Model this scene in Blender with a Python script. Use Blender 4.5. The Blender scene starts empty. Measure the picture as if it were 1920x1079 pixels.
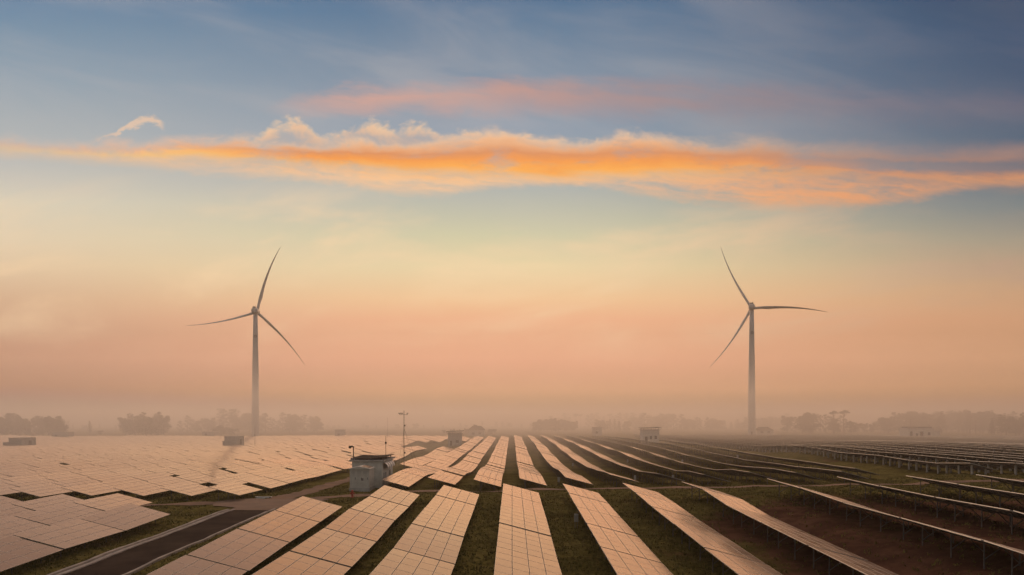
import bpy, bmesh, math, random
import numpy as np
from mathutils import Vector, Matrix
R = math.radians
random.seed(7)
rng = np.random.default_rng(11)
scene = bpy.context.scene
COL = scene.collection

# ------------------------------------------------------------------ camera
CAM_Z = 10.0
F = 1450.0                      # focal length in pixels of a 1920 wide frame
cam = bpy.data.cameras.new("camera")
cam.sensor_width = 36.0
cam.lens = 36.0 * F / 1920.0
cam.shift_y = 250.5 / 1920.0
cam.clip_start = 0.5
cam.clip_end = 6000.0
cam_ob = bpy.data.objects.new("camera", cam)
COL.objects.link(cam_ob)
cam_ob.location = (0, 0, CAM_Z)
cam_ob.rotation_euler = (R(90), 0, 0)
scene.camera = cam_ob

# ------------------------------------------------------------------ render / exposure
scene.view_settings.view_transform = 'Standard'
scene.view_settings.look = 'None'
scene.view_settings.gamma = 1.0
scene.view_settings.exposure = 0.0
scene.cycles.use_denoising = True
scene.cycles.max_bounces = 6
scene.cycles.volume_bounces = 2
scene.cycles.glossy_bounces = 3
scene.cycles.diffuse_bounces = 2
scene.cycles.transparent_max_bounces = 4
scene.cycles.sample_clamp_indirect = 4.0

# ------------------------------------------------------------------ node helpers
class NT:
    """tiny expression builder on top of a node tree"""
    def __init__(self, tree):
        self.t = tree
    def node(self, typ, **kw):
        n = self.t.nodes.new(typ)
        for k, v in kw.items():
            setattr(n, k, v)
        return n
    def put(self, sock, v):
        if isinstance(v, bpy.types.NodeSocket):
            self.t.links.new(v, sock)
        elif isinstance(v, (tuple, list)):
            v = tuple(v)
            n = len(sock.default_value)
            sock.default_value = (v + (1.0,))[:n] if len(v) < n else v[:n]
        else:
            sock.default_value = v
    def m(self, op, a, b=0.0, c=0.0, clamp=False):
        n = self.node('ShaderNodeMath', operation=op, use_clamp=clamp)
        self.put(n.inputs[0], a); self.put(n.inputs[1], b); self.put(n.inputs[2], c)
        return n.outputs[0]
    def add(self, a, b): return self.m('ADD', a, b)
    def sub(self, a, b): return self.m('SUBTRACT', a, b)
    def mul(self, a, b): return self.m('MULTIPLY', a, b)
    def div(self, a, b): return self.m('DIVIDE', a, b)
    def step(self, x, lo, hi):           # smoothstep
        n = self.node('ShaderNodeMapRange', interpolation_type='SMOOTHSTEP')
        self.put(n.inputs[0], x); self.put(n.inputs[1], lo); self.put(n.inputs[2], hi)
        n.inputs[3].default_value = 0; n.inputs[4].default_value = 1
        return n.outputs[0]
    def vec(self, x, y, z=0.0):
        n = self.node('ShaderNodeCombineXYZ')
        self.put(n.inputs[0], x); self.put(n.inputs[1], y); self.put(n.inputs[2], z)
        return n.outputs[0]
    def xyz(self, v):
        n = self.node('ShaderNodeSeparateXYZ'); self.put(n.inputs[0], v)
        return n.outputs[0], n.outputs[1], n.outputs[2]
    def noise(self, v, scale=1.0, detail=4.0, rough=0.5, dist=0.0, col=False):
        n = self.node('ShaderNodeTexNoise')
        self.put(n.inputs['Vector'], v)
        n.inputs['Scale'].default_value = scale; n.inputs['Detail'].default_value = detail
        n.inputs['Roughness'].default_value = rough; n.inputs['Distortion'].default_value = dist
        return n.outputs['Color'] if col else n.outputs[0]
    def ramp(self, x, stops, interp='LINEAR'):
        n = self.node('ShaderNodeValToRGB'); e = n.color_ramp.elements
        n.color_ramp.interpolation = interp
        while len(e) > 1: e.remove(e[-1])
        e[0].position = stops[0][0]; e[0].color = tuple(stops[0][1]) + (1,)
        for p, c in stops[1:]:
            k = e.new(p); k.color = tuple(c) + (1,)
        self.put(n.inputs[0], x)
        return n.outputs[0]
    def curve(self, x, pts):              # pts in 0..1
        n = self.node('ShaderNodeFloatCurve')
        c = n.mapping.curves[0]
        c.points[0].location = pts[0]; c.points[1].location = pts[-1]
        for p in pts[1:-1]: c.points.new(*p)
        n.mapping.update()
        self.put(n.inputs['Value'], x)
        return n.outputs[0]
    def mix(self, f, a, b, mode='MIX'):
        n = self.node('ShaderNodeMix', data_type='RGBA', blend_type=mode)
        self.put(n.inputs[0], f); self.put(n.inputs[6], a); self.put(n.inputs[7], b)
        return n.outputs[2]

def lin(r, g, b):
    f = lambda c: (c / 255.0 / 12.92) if c <= 10.31 else ((c / 255.0 + 0.055) / 1.055) ** 2.4
    return (f(r), f(g), f(b))

# ------------------------------------------------------------------ sun
SUN_EL, SUN_AZ = R(11.0), R(-1.0)          # azimuth from +Y towards +X
sun = bpy.data.lights.new("sun", 'SUN')
sun.energy = 1.9
sun.angle = R(88.0)
sun.color = (1.0, 0.57, 0.33)
sun_ob = bpy.data.objects.new("sun", sun)
COL.objects.link(sun_ob)
sd = Vector((math.sin(SUN_AZ) * math.cos(SUN_EL), math.cos(SUN_AZ) * math.cos(SUN_EL), math.sin(SUN_EL)))
sun_ob.rotation_euler = (-sd).to_track_quat('-Z', 'Y').to_euler()
sun_ob.location = (0, 0, 300)

# ------------------------------------------------------------------ sky
world = bpy.data.worlds.new("World")
scene.world = world
world.use_nodes = True
HAZE_D, MIST_D = 0.00032, 0.0026       # air densities, see the end of the script
MIST_Y = 150.0                            # the mist bank begins this far away
def unhaze(N, c, px, v, u, s):
    """the sky as it is above the haze: what the low air adds to and takes from it is removed again"""
    if not AIRLIGHT: return c
    vs = N.m('MAXIMUM', v, 0.001)
    k = N.m('SQRT', N.add(1.0, N.mul(u, u)))
    k = N.m('SQRT', N.add(N.mul(k, k), N.mul(v, v)))
    tau = N.mul(k, N.add(N.mul(HAZE_D, N.m('MINIMUM', N.div(124.0, vs), 1530.0)), N.mul(MIST_D, N.m('MAXIMUM', N.sub(N.m('MINIMUM', N.div(17.0, vs), 1520.0), MIST_Y), 0.0))))
    T = N.m('MAXIMUM', N.m('EXPONENT', N.mul(tau, -1.0)), 0.30)
    cols = sorted(AIRLIGHT)
    a = None
    for i, X in enumerate(cols):
        r = N.ramp(s, [((0.79 - yy / 1000.0) / 0.87, col) for yy, col in reversed(AIRLIGHT[X])])
        if a is None: a = r
        else:
            n = N.node('ShaderNodeMapRange'); N.put(n.inputs[0], px); n.inputs[1].default_value = cols[i - 1] / 1000.0; n.inputs[2].default_value = X / 1000.0
            a = N.mix(n.outputs[0], a, r)
    d = N.mix(1.0, c, a, 'SUBTRACT')
    d = N.mix(1.0, d, (0.004, 0.006, 0.010), 'LIGHTEN')
    return N.mix(1.0, d, N.vec(T, T, T), 'DIVIDE')
AIRLIGHT = {
    20: [(10, (0.074, 0.048, 0.03)), (60, (0.077, 0.047, 0.032)), (130, (0.083, 0.052, 0.033)), (200, (0.086, 0.054, 0.036)), (300, (0.1, 0.063, 0.04)), (380, (0.122, 0.072, 0.048)), (450, (0.141, 0.084, 0.054)), (520, (0.168, 0.101, 0.065)), (580, (0.206, 0.125, 0.081)), (640, (0.269, 0.165, 0.106)), (700, (0.376, 0.233, 0.154)), (735, (0.435, 0.275, 0.185)), (760, (0.471, 0.298, 0.202))],
    560: [(10, (0.076, 0.047, 0.027)), (60, (0.076, 0.046, 0.029)), (130, (0.086, 0.053, 0.035)), (200, (0.088, 0.055, 0.037)), (300, (0.102, 0.063, 0.04)), (380, (0.127, 0.074, 0.047)), (450, (0.139, 0.083, 0.052)), (520, (0.172, 0.099, 0.061)), (580, (0.212, 0.123, 0.076)), (640, (0.278, 0.164, 0.101)), (700, (0.398, 0.237, 0.149)), (735, (0.459, 0.28, 0.185)), (760, (0.526, 0.325, 0.212))],
    955: [(10, (0.065, 0.04, 0.025)), (60, (0.075, 0.043, 0.028)), (130, (0.085, 0.05, 0.034)), (200, (0.096, 0.057, 0.034)), (300, (0.099, 0.061, 0.037)), (380, (0.127, 0.075, 0.046)), (450, (0.143, 0.084, 0.052)), (520, (0.172, 0.098, 0.059)), (580, (0.223, 0.129, 0.079)), (640, (0.294, 0.169, 0.102)), (700, (0.413, 0.241, 0.149)), (735, (0.465, 0.279, 0.179)), (760, (0.529, 0.322, 0.206))],
    1300: [(10, (0.071, 0.042, 0.024)), (60, (0.077, 0.045, 0.027)), (130, (0.084, 0.047, 0.028)), (200, (0.087, 0.052, 0.035)), (300, (0.102, 0.06, 0.039)), (380, (0.124, 0.073, 0.044)), (450, (0.143, 0.081, 0.05)), (520, (0.161, 0.092, 0.056)), (580, (0.2, 0.114, 0.07)), (640, (0.281, 0.159, 0.096)), (700, (0.392, 0.229, 0.142)), (735, (0.441, 0.264, 0.169)), (760, (0.51, 0.309, 0.196))],
    1900: [(10, (0.062, 0.037, 0.025)), (60, (0.069, 0.04, 0.022)), (130, (0.075, 0.044, 0.026)), (200, (0.077, 0.046, 0.029)), (300, (0.091, 0.053, 0.034)), (380, (0.109, 0.061, 0.038)), (450, (0.124, 0.071, 0.043)), (520, (0.151, 0.086, 0.053)), (580, (0.182, 0.104, 0.065)), (640, (0.243, 0.139, 0.087)), (700, (0.354, 0.205, 0.131)), (735, (0.391, 0.235, 0.156)), (760, (0.427, 0.26, 0.17))],
}
#AIR
def build_world():
    t = world.node_tree; t.nodes.clear(); N = NT(t)
    d = N.node('ShaderNodeTexCoord').outputs['Generated']
    x, y, z = N.xyz(d)
    yc = N.m('MAXIMUM', y, 0.12)
    u = N.div(x, yc); v = N.m('MAXIMUM', N.div(z, yc), 0.0)
    # sky plane measures: horizontal -0.96..0.96 across the view, s = 0 at the horizon growing upwards
    px = N.m('MULTIPLY_ADD', u, F / 1000.0, 0.96)
    py = N.m('MULTIPLY_ADD', v, -F / 1000.0, 0.79)
    s = N.m('MULTIPLY', N.div(v, 0.60), 1.0, clamp=True)
    def rmp(lst):
        return N.ramp(s, [((0.79 - yy / 1000.0) / 0.87, lin(*c)) for yy, c in lst], 'EASE' if False else 'LINEAR')
    left = rmp([(790, (180, 140, 115)), (740, (184, 143, 117)), (650, (199, 154, 126)), (560, (216, 178, 145)), (500, (226, 196, 162)), (450, (228, 205, 174)), (380, (220, 207, 184)),
                (300, (190, 188, 182)), (150, (152, 165, 175)), (20, (120, 143, 165)), (-70, (104, 126, 154))])
    mid = rmp([(790, (204, 158, 122)), (760, (208, 163, 126)), (680, (227, 169, 135)), (600, (241, 182, 143)), (560, (243, 198, 152)), (500, (234, 211, 166)), (440, (211, 203, 168)),
               (350, (178, 180, 174)), (250, (150, 160, 172)), (100, (121, 138, 158)), (20, (96, 122, 149)), (-70, (80, 106, 136))])
    right = rmp([(790, (184, 142, 110)), (700, (197, 150, 116)), (600, (206, 156, 120)), (540, (200, 159, 124)), (450, (166, 152, 132)), (390, (132, 134, 131)),
                 (330, (102, 113, 125)), (200, (86, 97, 117)), (60, (68, 84, 109)), (-70, (62, 76, 100))])
    wl = N.m('SUBTRACT', 1.0, N.step(px, -0.15, 0.95))
    wr = N.step(px, 0.95, 2.05)
    base = N.mix(wl, mid, left)
    base = N.mix(wr, base, right)
    # faint high cirrus, long streaks leaning down to the right
    p1 = N.vec(N.add(px, N.mul(py, 0.5)), N.add(N.mul(py, 5.0), N.mul(px, -1.1)))
    ci = N.noise(p1, 1.7, 5, 0.50, 0.5)
    cf = N.mul(N.step(ci, 0.46, 0.80), N.step(py, 0.50, 0.20))
    cf = N.m('MULTIPLY', N.m('SUBTRACT', 1.0, N.step(py, 0.2, 0.62)), N.step(ci, 0.40, 0.74))
    base = N.mix(N.mul(cf, 0.25), base, N.mix(wr, lin(206, 192, 184), lin(128, 122, 130)))
    p2 = N.vec(N.mul(px, 1.2), N.add(N.mul(py, 4.0), N.mul(px, 0.5)))
    ci2 = N.noise(p2, 1.9, 5, 0.55, 0.4)
    base = N.mix(N.mul(N.step(ci2, 0.45, 0.75), N.mul(N.step(py, 0.30, 0.45), N.mul(0.80, N.m('SUBTRACT', 1.0, N.step(py, 0.56, 0.70))))),
                 base, N.mix(wr, lin(248, 214, 172), lin(186, 152, 130)))
    # --- cloud noises
    cp = N.vec(px, N.mul(py, 1.0), 0.0)
    warp = N.noise(N.vec(N.mul(px, 3.0), N.mul(py, 8.0)), 1.6, 3, 0.5, col=True)
    wx, wy, wz = N.xyz(warp)
    pxw = N.add(px, N.mul(N.sub(wx, 0.5), 0.10)); pyw = N.add(py, N.mul(N.sub(wy, 0.5), 0.035))
    billow = N.noise(N.vec(pxw, N.mul(pyw, 1.6), 0.3), 12.5, 8, 0.56)
    fine = N.noise(N.vec(N.mul(pxw, 1.0), N.mul(pyw, 2.2), 1.3), 34.0, 6, 0.62)
    streak = N.noise(N.vec(pxw, N.add(N.mul(pyw, 6.5), N.mul(pxw, -0.75)), 2.7), 5.0, 7, 0.60)
    pn = N.m('MULTIPLY_ADD', px, 0.5, 0.02, clamp=True)      # 0..1 over -0.04..1.96
    def curve_px(pts):                                     # (x pixel, y pixel) -> y/1000
        q = [((a / 1000.0) * 0.5 + 0.02, b / 1000.0) for a, b in pts]
        return N.curve(pn, [(0.0, q[0][1])] + q + [(1.0, q[-1][1])])
    yb = curve_px([(0, 283), (100, 288), (200, 294), (400, 301), (600, 311), (800, 324), (960, 330), (1100, 331), (1300, 328), (1500, 330), (1700, 340), (1890, 346)])
    yt = curve_px([(0, 262), (150, 272), (300, 266), (350, 258), (440, 258), (530, 262), (600, 266), (690, 264), (780, 265), (880, 254), (940, 246), (1000, 256),
                   (1080, 262), (1190, 250), (1260, 256), (1350, 266), (1430, 262), (1500, 272), (1700, 284), (1890, 280)])
    left_soft = N.m('SUBTRACT', 1.0, N.step(px, 0.1, 0.5)); right_soft = N.step(px, 1.15, 1.75)
    soft = N.add(0.014, N.add(N.mul(left_soft, 0.006), N.mul(right_soft, 0.012)))
    amp = N.sub(0.066, N.mul(right_soft, 0.035))
    ytn = N.add(yt, N.add(N.mul(N.sub(billow, 0.46), amp), N.mul(N.sub(fine, 0.5), 0.014)))
    ybn = N.add(yb, N.add(N.mul(N.sub(streak, 0.5), 0.030), N.mul(N.sub(fine, 0.5), 0.008)))
    top = N.step(py, N.sub(ytn, soft), N.add(ytn, N.add(soft, 0.006)))
    bot = N.m('SUBTRACT', 1.0, N.step(py, N.sub(ybn, 0.018), N.add(ybn, 0.022)))
    op = N.mul(top, bot)
    op = N.mul(op, N.sub(1.0, N.mul(right_soft, 0.30)))
    op = N.mul(op, N.add(0.50, N.mul(0.50, N.step(px, -0.05, 0.34))))
    rel = N.m('DIVIDE', N.sub(py, ytn), N.m('MAXIMUM', N.sub(ybn, ytn), 0.012), clamp=True)
    rel0 = rel
    rel = N.m('ADD', rel, N.mul(N.sub(billow, 0.5), 0.60), clamp=True)
    ccol = N.ramp(rel, [(0.0, lin(250, 204, 160)), (0.16, lin(240, 184, 138)), (0.42, lin(226, 150, 98)), (0.60, lin(246, 158, 80)), (0.80, lin(255, 176, 84)), (1.0, lin(252, 188, 118))])
    ccol_r = N.ramp(rel, [(0.0, lin(196, 146, 120)), (0.35, lin(190, 134, 104)), (0.62, lin(226, 146, 92)), (0.85, lin(236, 158, 98)), (1.0, lin(214, 152, 112))])
    ccol_l = N.ramp(rel, [(0.0, lin(238, 190, 156)), (0.35, lin(244, 180, 130)), (0.75, lin(255, 196, 112)), (1.0, lin(252, 196, 134))])
    # towards the right the band parts into two streaks
    gap = N.mul(N.step(rel0, 0.22, 0.42), N.m('SUBTRACT', 1.0, N.step(rel0, 0.55, 0.80)))
    op = N.mul(op, N.sub(1.0, N.mul(N.mul(gap, N.step(px, 1.40, 1.75)), 0.75)))
    # thinner places inside the cloud
    op = N.mul(op, N.sub(1.0, N.mul(N.step(N.noise(N.vec(pxw, N.mul(pyw, 3.0), 5.1), 9.0, 6, 0.6), 0.48, 0.74), 0.55)))
    ccol = N.mix(right_soft, ccol, ccol_r)
    ccol = N.mix(N.m('SUBTRACT', 1.0, N.step(px, 0.25, 0.60)), ccol, ccol_l)
    # --- pale cumulus puffs standing on the back of the band
    yp = curve_px([(0, 290), (440, 290), (490, 252), (530, 228), (570, 230), (605, 250), (640, 240), (690, 230), (725, 238), (785, 230), (835, 248), (900, 246), (960, 256), (1010, 262), (1120, 262), (1170, 250), (1210, 262), (1890, 300)])
    puff = N.noise(N.vec(pxw, N.mul(pyw, 1.35), 9.2), 19.0, 8, 0.60)
    ypn = N.add(yp, N.add(N.mul(N.sub(puff, 0.5), 0.070), N.mul(N.sub(fine, 0.5), 0.022)))
    hp = N.m('DIVIDE', N.sub(py, ypn), N.m('MAXIMUM', N.sub(N.add(ytn, 0.012), ypn), 0.012), clamp=True)
    pop = N.mul(N.step(py, N.sub(ypn, 0.006), N.add(ypn, 0.014)), N.m('SUBTRACT', 1.0, N.step(py, N.add(ytn, 0.004), N.add(ytn, 0.030))))
    pop = N.mul(pop, N.m('SUBTRACT', 1.0, N.mul(N.step(N.add(N.mul(puff, 1.0), N.mul(hp, 0.25)), 0.50, 0.78), 0.80)))
    pop = N.mul(pop, N.mul(N.step(px, 0.45, 0.50), N.m('SUBTRACT', 1.0, N.step(px, 1.16, 1.24))))
    pcol = N.ramp(N.m('ADD', hp, N.mul(N.sub(fine, 0.5), 0.7), clamp=True), [(0.0, lin(252, 212, 166)), (0.35, lin(244, 196, 152)), (0.75, lin(214, 176, 150)), (1.0, lin(228, 168, 122))])
    # --- wisps hanging below the band
    yw = curve_px([(0, 300), (250, 322), (420, 335), (600, 346), (800, 372), (920, 358), (1080, 352), (1250, 378), (1480, 398), (1650, 390), (1890, 350)])
    w = N.mul(N.step(py, N.sub(yb, 0.01), N.add(yb, 0.012)), N.m('SUBTRACT', 1.0, N.step(N.add(py, N.mul(N.sub(fine, 0.5), 0.03)), N.sub(yw, 0.020), N.add(yw, 0.004))))
    wd = N.step(N.add(N.mul(streak, 0.8), N.mul(fine, 0.25)), 0.28, 0.66)
    wop = N.mul(N.mul(w, wd), N.mul(0.95, N.step(px, 0.18, 0.62)))
    wcol = N.mix(N.step(px, 0.9, 1.7), lin(248, 198, 150), lin(230, 160, 112))
    # --- pink band above
    yu = curve_px([(0, 215), (480, 206), (620, 190), (780, 185), (1000, 182), (1200, 185), (1500, 190), (1890, 205)])
    hw = N.curve(pn, [(0, 0.004), (0.255, 0.006), (0.30, 0.020), (0.40, 0.030), (0.60, 0.036), (0.80, 0.036), (1.0, 0.026)])
    du = N.div(N.m('ABSOLUTE', N.sub(N.add(py, N.add(N.mul(N.sub(billow, 0.5), 0.05), N.mul(N.sub(streak, 0.5), 0.05))), yu)), hw)
    uop = N.mul(N.m('SUBTRACT', 1.0, N.step(du, -0.1, 1.45)), N.add(0.56, N.mul(0.44, N.step(streak, 0.28, 0.72))))
    uop = N.mul(uop, N.mul(N.step(px, 0.47, 0.66), N.sub(0.84, N.mul(0.68, N.step(px, 1.05, 1.85)))))
    ucol = N.mix(N.step(px, 0.6, 1.5), lin(220, 168, 148), lin(166, 134, 130))
    # --- little curl at the left
    yk = curve_px([(0, 300), (170, 266), (205, 254), (235, 243), (260, 229), (285, 224), (305, 235), (330, 260), (1890, 260)])
    dk = N.div(N.m('ABSOLUTE', N.sub(N.add(py, N.mul(N.sub(fine, 0.5), 0.034)), yk)), N.add(0.003, N.mul(N.step(px, 0.19, 0.29), 0.0065)))
    kop = N.mul(N.m('SUBTRACT', 1.0, N.step(dk, 0.2, 1.2)), N.mul(N.step(px, 0.16, 0.24), N.m('SUBTRACT', 1.0, N.step(px, 0.296, 0.312))))
    c = N.mix(uop, base, ucol)
    c = N.mix(N.mul(kop, 0.62), c, lin(246, 204, 166))
    c = N.mix(wop, c, wcol)
    c = N.mix(N.mul(pop, 0.78), c, pcol)
    c = N.mix(N.mul(op, 0.96), c, ccol)
    c = unhaze(N, c, px, v, u, s)
    # behind and overhead the same dawn sky goes over into the physical sky
    sky = N.node('ShaderNodeTexSky', sky_type='NISHITA', sun_disc=False)
    sky.sun_elevation = SUN_EL; sky.sun_rotation = SUN_AZ
    sky.air_density = 1.4; sky.dust_density = 3.0; sky.ozone_density = 2.0
    nish = N.mix(1.0, sky.outputs[0], (0.055, 0.055, 0.055), 'MULTIPLY')
    back = N.mix(0.75, nish, lin(150, 140, 134))
    front = N.mul(N.step(y, 0.12, 0.42), N.m('SUBTRACT', 1.0, N.step(z, 0.50, 0.75)))
    c = N.mix(front, back, c)
    bg = N.node('ShaderNodeBackground')
    N.put(bg.inputs[0], c); bg.inputs[1].default_value = 1.0
    o = N.node('ShaderNodeOutputWorld')
    t.links.new(bg.outputs[0], o.inputs[0])
build_world()

# ------------------------------------------------------------------ tagging
def tag(o, label=None, cat=None, group=None, kind=None):
    if label: o['label'] = label
    if cat: o['category'] = cat
    if group: o['group'] = group
    if kind: o['kind'] = kind
    return o
def link(name, data, parent=None, loc=None, rot=None):
    o = bpy.data.objects.new(name, data); COL.objects.link(o)
    if parent: o.parent = parent
    if loc is not None: o.location = loc
    if rot is not None: o.rotation_euler = rot
    return o
def empty(name, loc, rz=0.0):
    o = bpy.data.objects.new(name, None); COL.objects.link(o)
    o.empty_display_size = 0.3
    o.location = loc; o.rotation_euler = (0, 0, rz)
    return o
ORD = ['first', 'second', 'third', 'fourth', 'fifth', 'sixth', 'seventh', 'eighth', 'ninth', 'tenth', 'eleventh', 'twelfth', 'thirteenth', 'fourteenth',
       'fifteenth', 'sixteenth', 'seventeenth', 'eighteenth', 'nineteenth', 'twentieth']
def ordn(i):
    if i < 20: return ORD[i]
    t = ['twenty', 'thirty', 'forty', 'fifty'][(i + 1) // 10 - 2]
    r = (i + 1) % 10
    return (t[:-1] + 'ieth') if r == 0 else t + '-' + ORD[r - 1]

# ------------------------------------------------------------------ mesh builder
class MB:
    def __init__(self): self.v = []; self.f = []; self.mi = []
    def quad(self, a, b, c, d, m=0):
        i = len(self.v); self.v += [tuple(a), tuple(b), tuple(c), tuple(d)]; self.f.append((i, i + 1, i + 2, i + 3)); self.mi.append(m)
    def tri(self, a, b, c, m=0):
        i = len(self.v); self.v += [tuple(a), tuple(b), tuple(c)]; self.f.append((i, i + 1, i + 2)); self.mi.append(m)
    def hexa(self, p, m=0, mt=None):      # 8 points: bottom 0-3 ccw, top 4-7
        i = len(self.v); self.v += [tuple(q) for q in p]
        for k, f in enumerate([(3, 2, 1, 0), (4, 5, 6, 7), (0, 1, 5, 4), (1, 2, 6, 5), (2, 3, 7, 6), (3, 0, 4, 7)]):
            self.f.append(tuple(i + j for j in f)); self.mi.append(mt if (mt is not None and k == 1) else m)
    def box(self, x0, x1, y0, y1, z0, z1, m=0, mt=None):
        self.hexa([(x0, y0, z0), (x1, y0, z0), (x1, y1, z0), (x0, y1, z0), (x0, y0, z1), (x1, y0, z1), (x1, y1, z1), (x0, y1, z1)], m, mt)
    def bar(self, a, b, w, h=None, m=0):
        a = Vector(a); b = Vector(b); d = (b - a).normalized()
        up = Vector((0, 0, 1)) if abs(d.z) < 0.95 else Vector((0, 1, 0))
        s = d.cross(up).normalized(); t = s.cross(d).normalized(); h = h or w
        s *= w / 2; t *= h / 2
        self.hexa([a - s - t, a + s - t, b + s - t, b - s - t, a - s + t, a + s + t, b + s + t, b - s + t], m)
    def tube(self, pts, rad, n=8, m=0, cap=True):
        rings = []
        pts = [Vector(p) for p in pts]
        if not isinstance(rad, (list, tuple)): rad = [rad] * len(pts)
        ref = None
        for k, p in enumerate(pts):
            d = (pts[min(k + 1, len(pts) - 1)] - pts[max(k - 1, 0)]).normalized()
            if ref is None: ref = Vector((1, 0, 0)) if abs(d.x) < 0.9 else Vector((0, 1, 0))
            s = d.cross(ref).normalized(); t = s.cross(d).normalized(); 
            i = len(self.v)
            for j in range(n):
                a = 2 * math.pi * j / n
                self.v.append(tuple(p + s * (math.cos(a) * rad[k]) + t * (math.sin(a) * rad[k])))
            rings.append(i)
        for k in range(len(rings) - 1):
            for j in range(n):
                self.f.append((rings[k] + j, rings[k] + (j + 1) % n, rings[k + 1] + (j + 1) % n, rings[k + 1] + j)); self.mi.append(m)
        if cap:
            self.f.append(tuple(rings[0] + j for j in reversed(range(n)))); self.mi.append(m)
            self.f.append(tuple(rings[-1] + j for j in range(n))); self.mi.append(m)
    def mesh(self, name, mats, smooth=False):
        me = bpy.data.meshes.new(name)
        me.from_pydata(self.v, [], self.f)
        for mt in (mats if isinstance(mats, (list, tuple)) else [mats]): me.materials.append(mt)
        me.polygons.foreach_set('material_index', self.mi)
        if smooth: me.polygons.foreach_set('use_smooth', [True] * len(self.f))
        me.update()
        return me
    def build(self, name, mats, parent=None, loc=None, rot=None, smooth=False):
        return link(name, self.mesh(name, mats, smooth), parent, loc, rot)

# ------------------------------------------------------------------ materials
def mat(name):
    m = bpy.data.materials.new(name); m.use_nodes = True
    N = NT(m.node_tree)
    b = m.node_tree.nodes['Principled BSDF']
    return m, N, b
def plain(name, c, rough=0.6, metal=0.0, var=0.12, scale=3.0, bump=0.0):
    m, N, b = mat(name)
    co = N.node('ShaderNodeTexCoord').outputs['Object']
    n = N.noise(co, scale, 5, 0.6)
    dark = tuple(k * (1 - var * 2) for k in c); lite = tuple(min(1, k * (1 + var)) for k in c)
    N.put(b.inputs['Base Color'], N.ramp(n, [(0.28, dark), (0.68, lite)]))
    b.inputs['Roughness'].default_value = rough; b.inputs['Metallic'].default_value = metal
    if bump:
        bp = N.node('ShaderNodeBump'); bp.inputs['Strength'].default_value = bump; bp.inputs['Distance'].default_value = 0.05
        N.put(bp.inputs['Height'], N.noise(co, scale * 6, 5, 0.6)); N.put(b.inputs['Normal'], bp.outputs[0])
    return m
def glass_mat():
    m, N, b = mat("panel_glass")
    g = N.node('ShaderNodeNewGeometry').outputs['Position']
    ob = N.node('ShaderNodeTexCoord').outputs['Object']
    x, y, z = N.xyz(ob)
    # cell grid, very faint under the glass
    gx = N.m('ABSOLUTE', N.sub(N.m('FRACT', N.div(x, 0.163)), 0.5)); gy = N.m('ABSOLUTE', N.sub(N.m('FRACT', N.div(y, 0.163)), 0.5))
    ln = N.step(N.m('MAXIMUM', gx, gy), 0.46, 0.49)
    dust = N.noise(g, 0.23, 5, 0.6)
    cell = N.mix(ln, (0.010, 0.013, 0.024), (0.05, 0.052, 0.058))
    N.put(b.inputs['Base Color'], N.mix(N.mul(N.step(dust, 0.3, 0.8), 0.25), cell, (0.12, 0.07, 0.045)))
    b.inputs['Specular IOR Level'].default_value = 0.0; b.inputs['Roughness'].default_value = 1.0
    # coated glass: the warm cast of the mirror image is put into its gloss colour;
    # where morning dew lies it is scattered broadly
    warm_cast = (1.0, 0.845, 0.71, 1)
    gl = N.node('ShaderNodeBsdfGlossy'); gl.inputs['Color'].default_value = warm_cast
    N.put(gl.inputs['Roughness'], N.m('MULTIPLY_ADD', dust, 0.09, 0.085))
    dew = N.node('ShaderNodeBsdfGlossy'); dew.inputs['Color'].default_value = warm_cast
    dew.inputs['Roughness'].default_value = 0.42
    rnd = N.node('ShaderNodeObjectInfo').outputs['Random']
    mx = N.node('ShaderNodeMixShader')
    N.put(mx.inputs[0], N.add(N.m('MULTIPLY_ADD', dust, 0.35, 0.06), N.mul(rnd, 0.12)))
    N.t.links.new(gl.outputs[0], mx.inputs[1]); N.t.links.new(dew.outputs[0], mx.inputs[2])
    fr = N.node('ShaderNodeFresnel'); fr.inputs['IOR'].default_value = 1.40
    mf = N.node('ShaderNodeMixShader')
    N.put(mf.inputs[0], fr.outputs[0])
    N.t.links.new(b.outputs[0], mf.inputs[1]); N.t.links.new(mx.outputs[0], mf.inputs[2])
    N.t.links.new(mf.outputs[0], N.t.nodes['Material Output'].inputs['Surface'])
    return m
M = {}
M['glass'] = glass_mat()
M['frame'] = plain("aluminium_frame", (0.50, 0.49, 0.47), 0.38, 0.9, 0.06)
M['back'] = plain("panel_backsheet", (0.16, 0.15, 0.14), 0.7)  # the sheet itself is whitish; shade of the underside is put into this grey
M['steel'] = plain("galvanised_steel", (0.17, 0.16, 0.155), 0.6, 0.4, 0.2, 2.0)
M['concrete'] = plain("concrete", (0.52, 0.49, 0.45), 0.9, 0, 0.2, 1.2, 0.3)
M['plaster'] = plain("white_plaster", (0.74, 0.72, 0.65), 0.8, 0, 0.12, 0.9, 0.1)
M['greywall'] = plain("grey_plaster", (0.46, 0.46, 0.44), 0.85, 0, 0.14, 0.8, 0.1)
M['cabinet'] = plain("cabinet_paint", (0.60, 0.595, 0.55), 0.5, 0, 0.08, 1.4)
M['darkroof'] = plain("dark_roof_sheet", (0.04, 0.035, 0.03), 0.95)
M['darkroof'].node_tree.nodes['Principled BSDF'].inputs['Specular IOR Level'].default_value = 0.05
M['dark'] = plain("dark_opening", (0.025, 0.027, 0.03), 0.4)
M['white'] = plain("turbine_paint", (0.64, 0.63, 0.61), 0.5, 0, 0.05, 0.15)
M['emblem'] = plain("grey_emblem_paint", (0.22, 0.20, 0.20), 0.5)
M['red'] = plain("red_paint", (0.45, 0.05, 0.03), 0.5)
M['whitebox'] = plain("white_box_paint", (0.75, 0.75, 0.74), 0.5, 0, 0.05)
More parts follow.
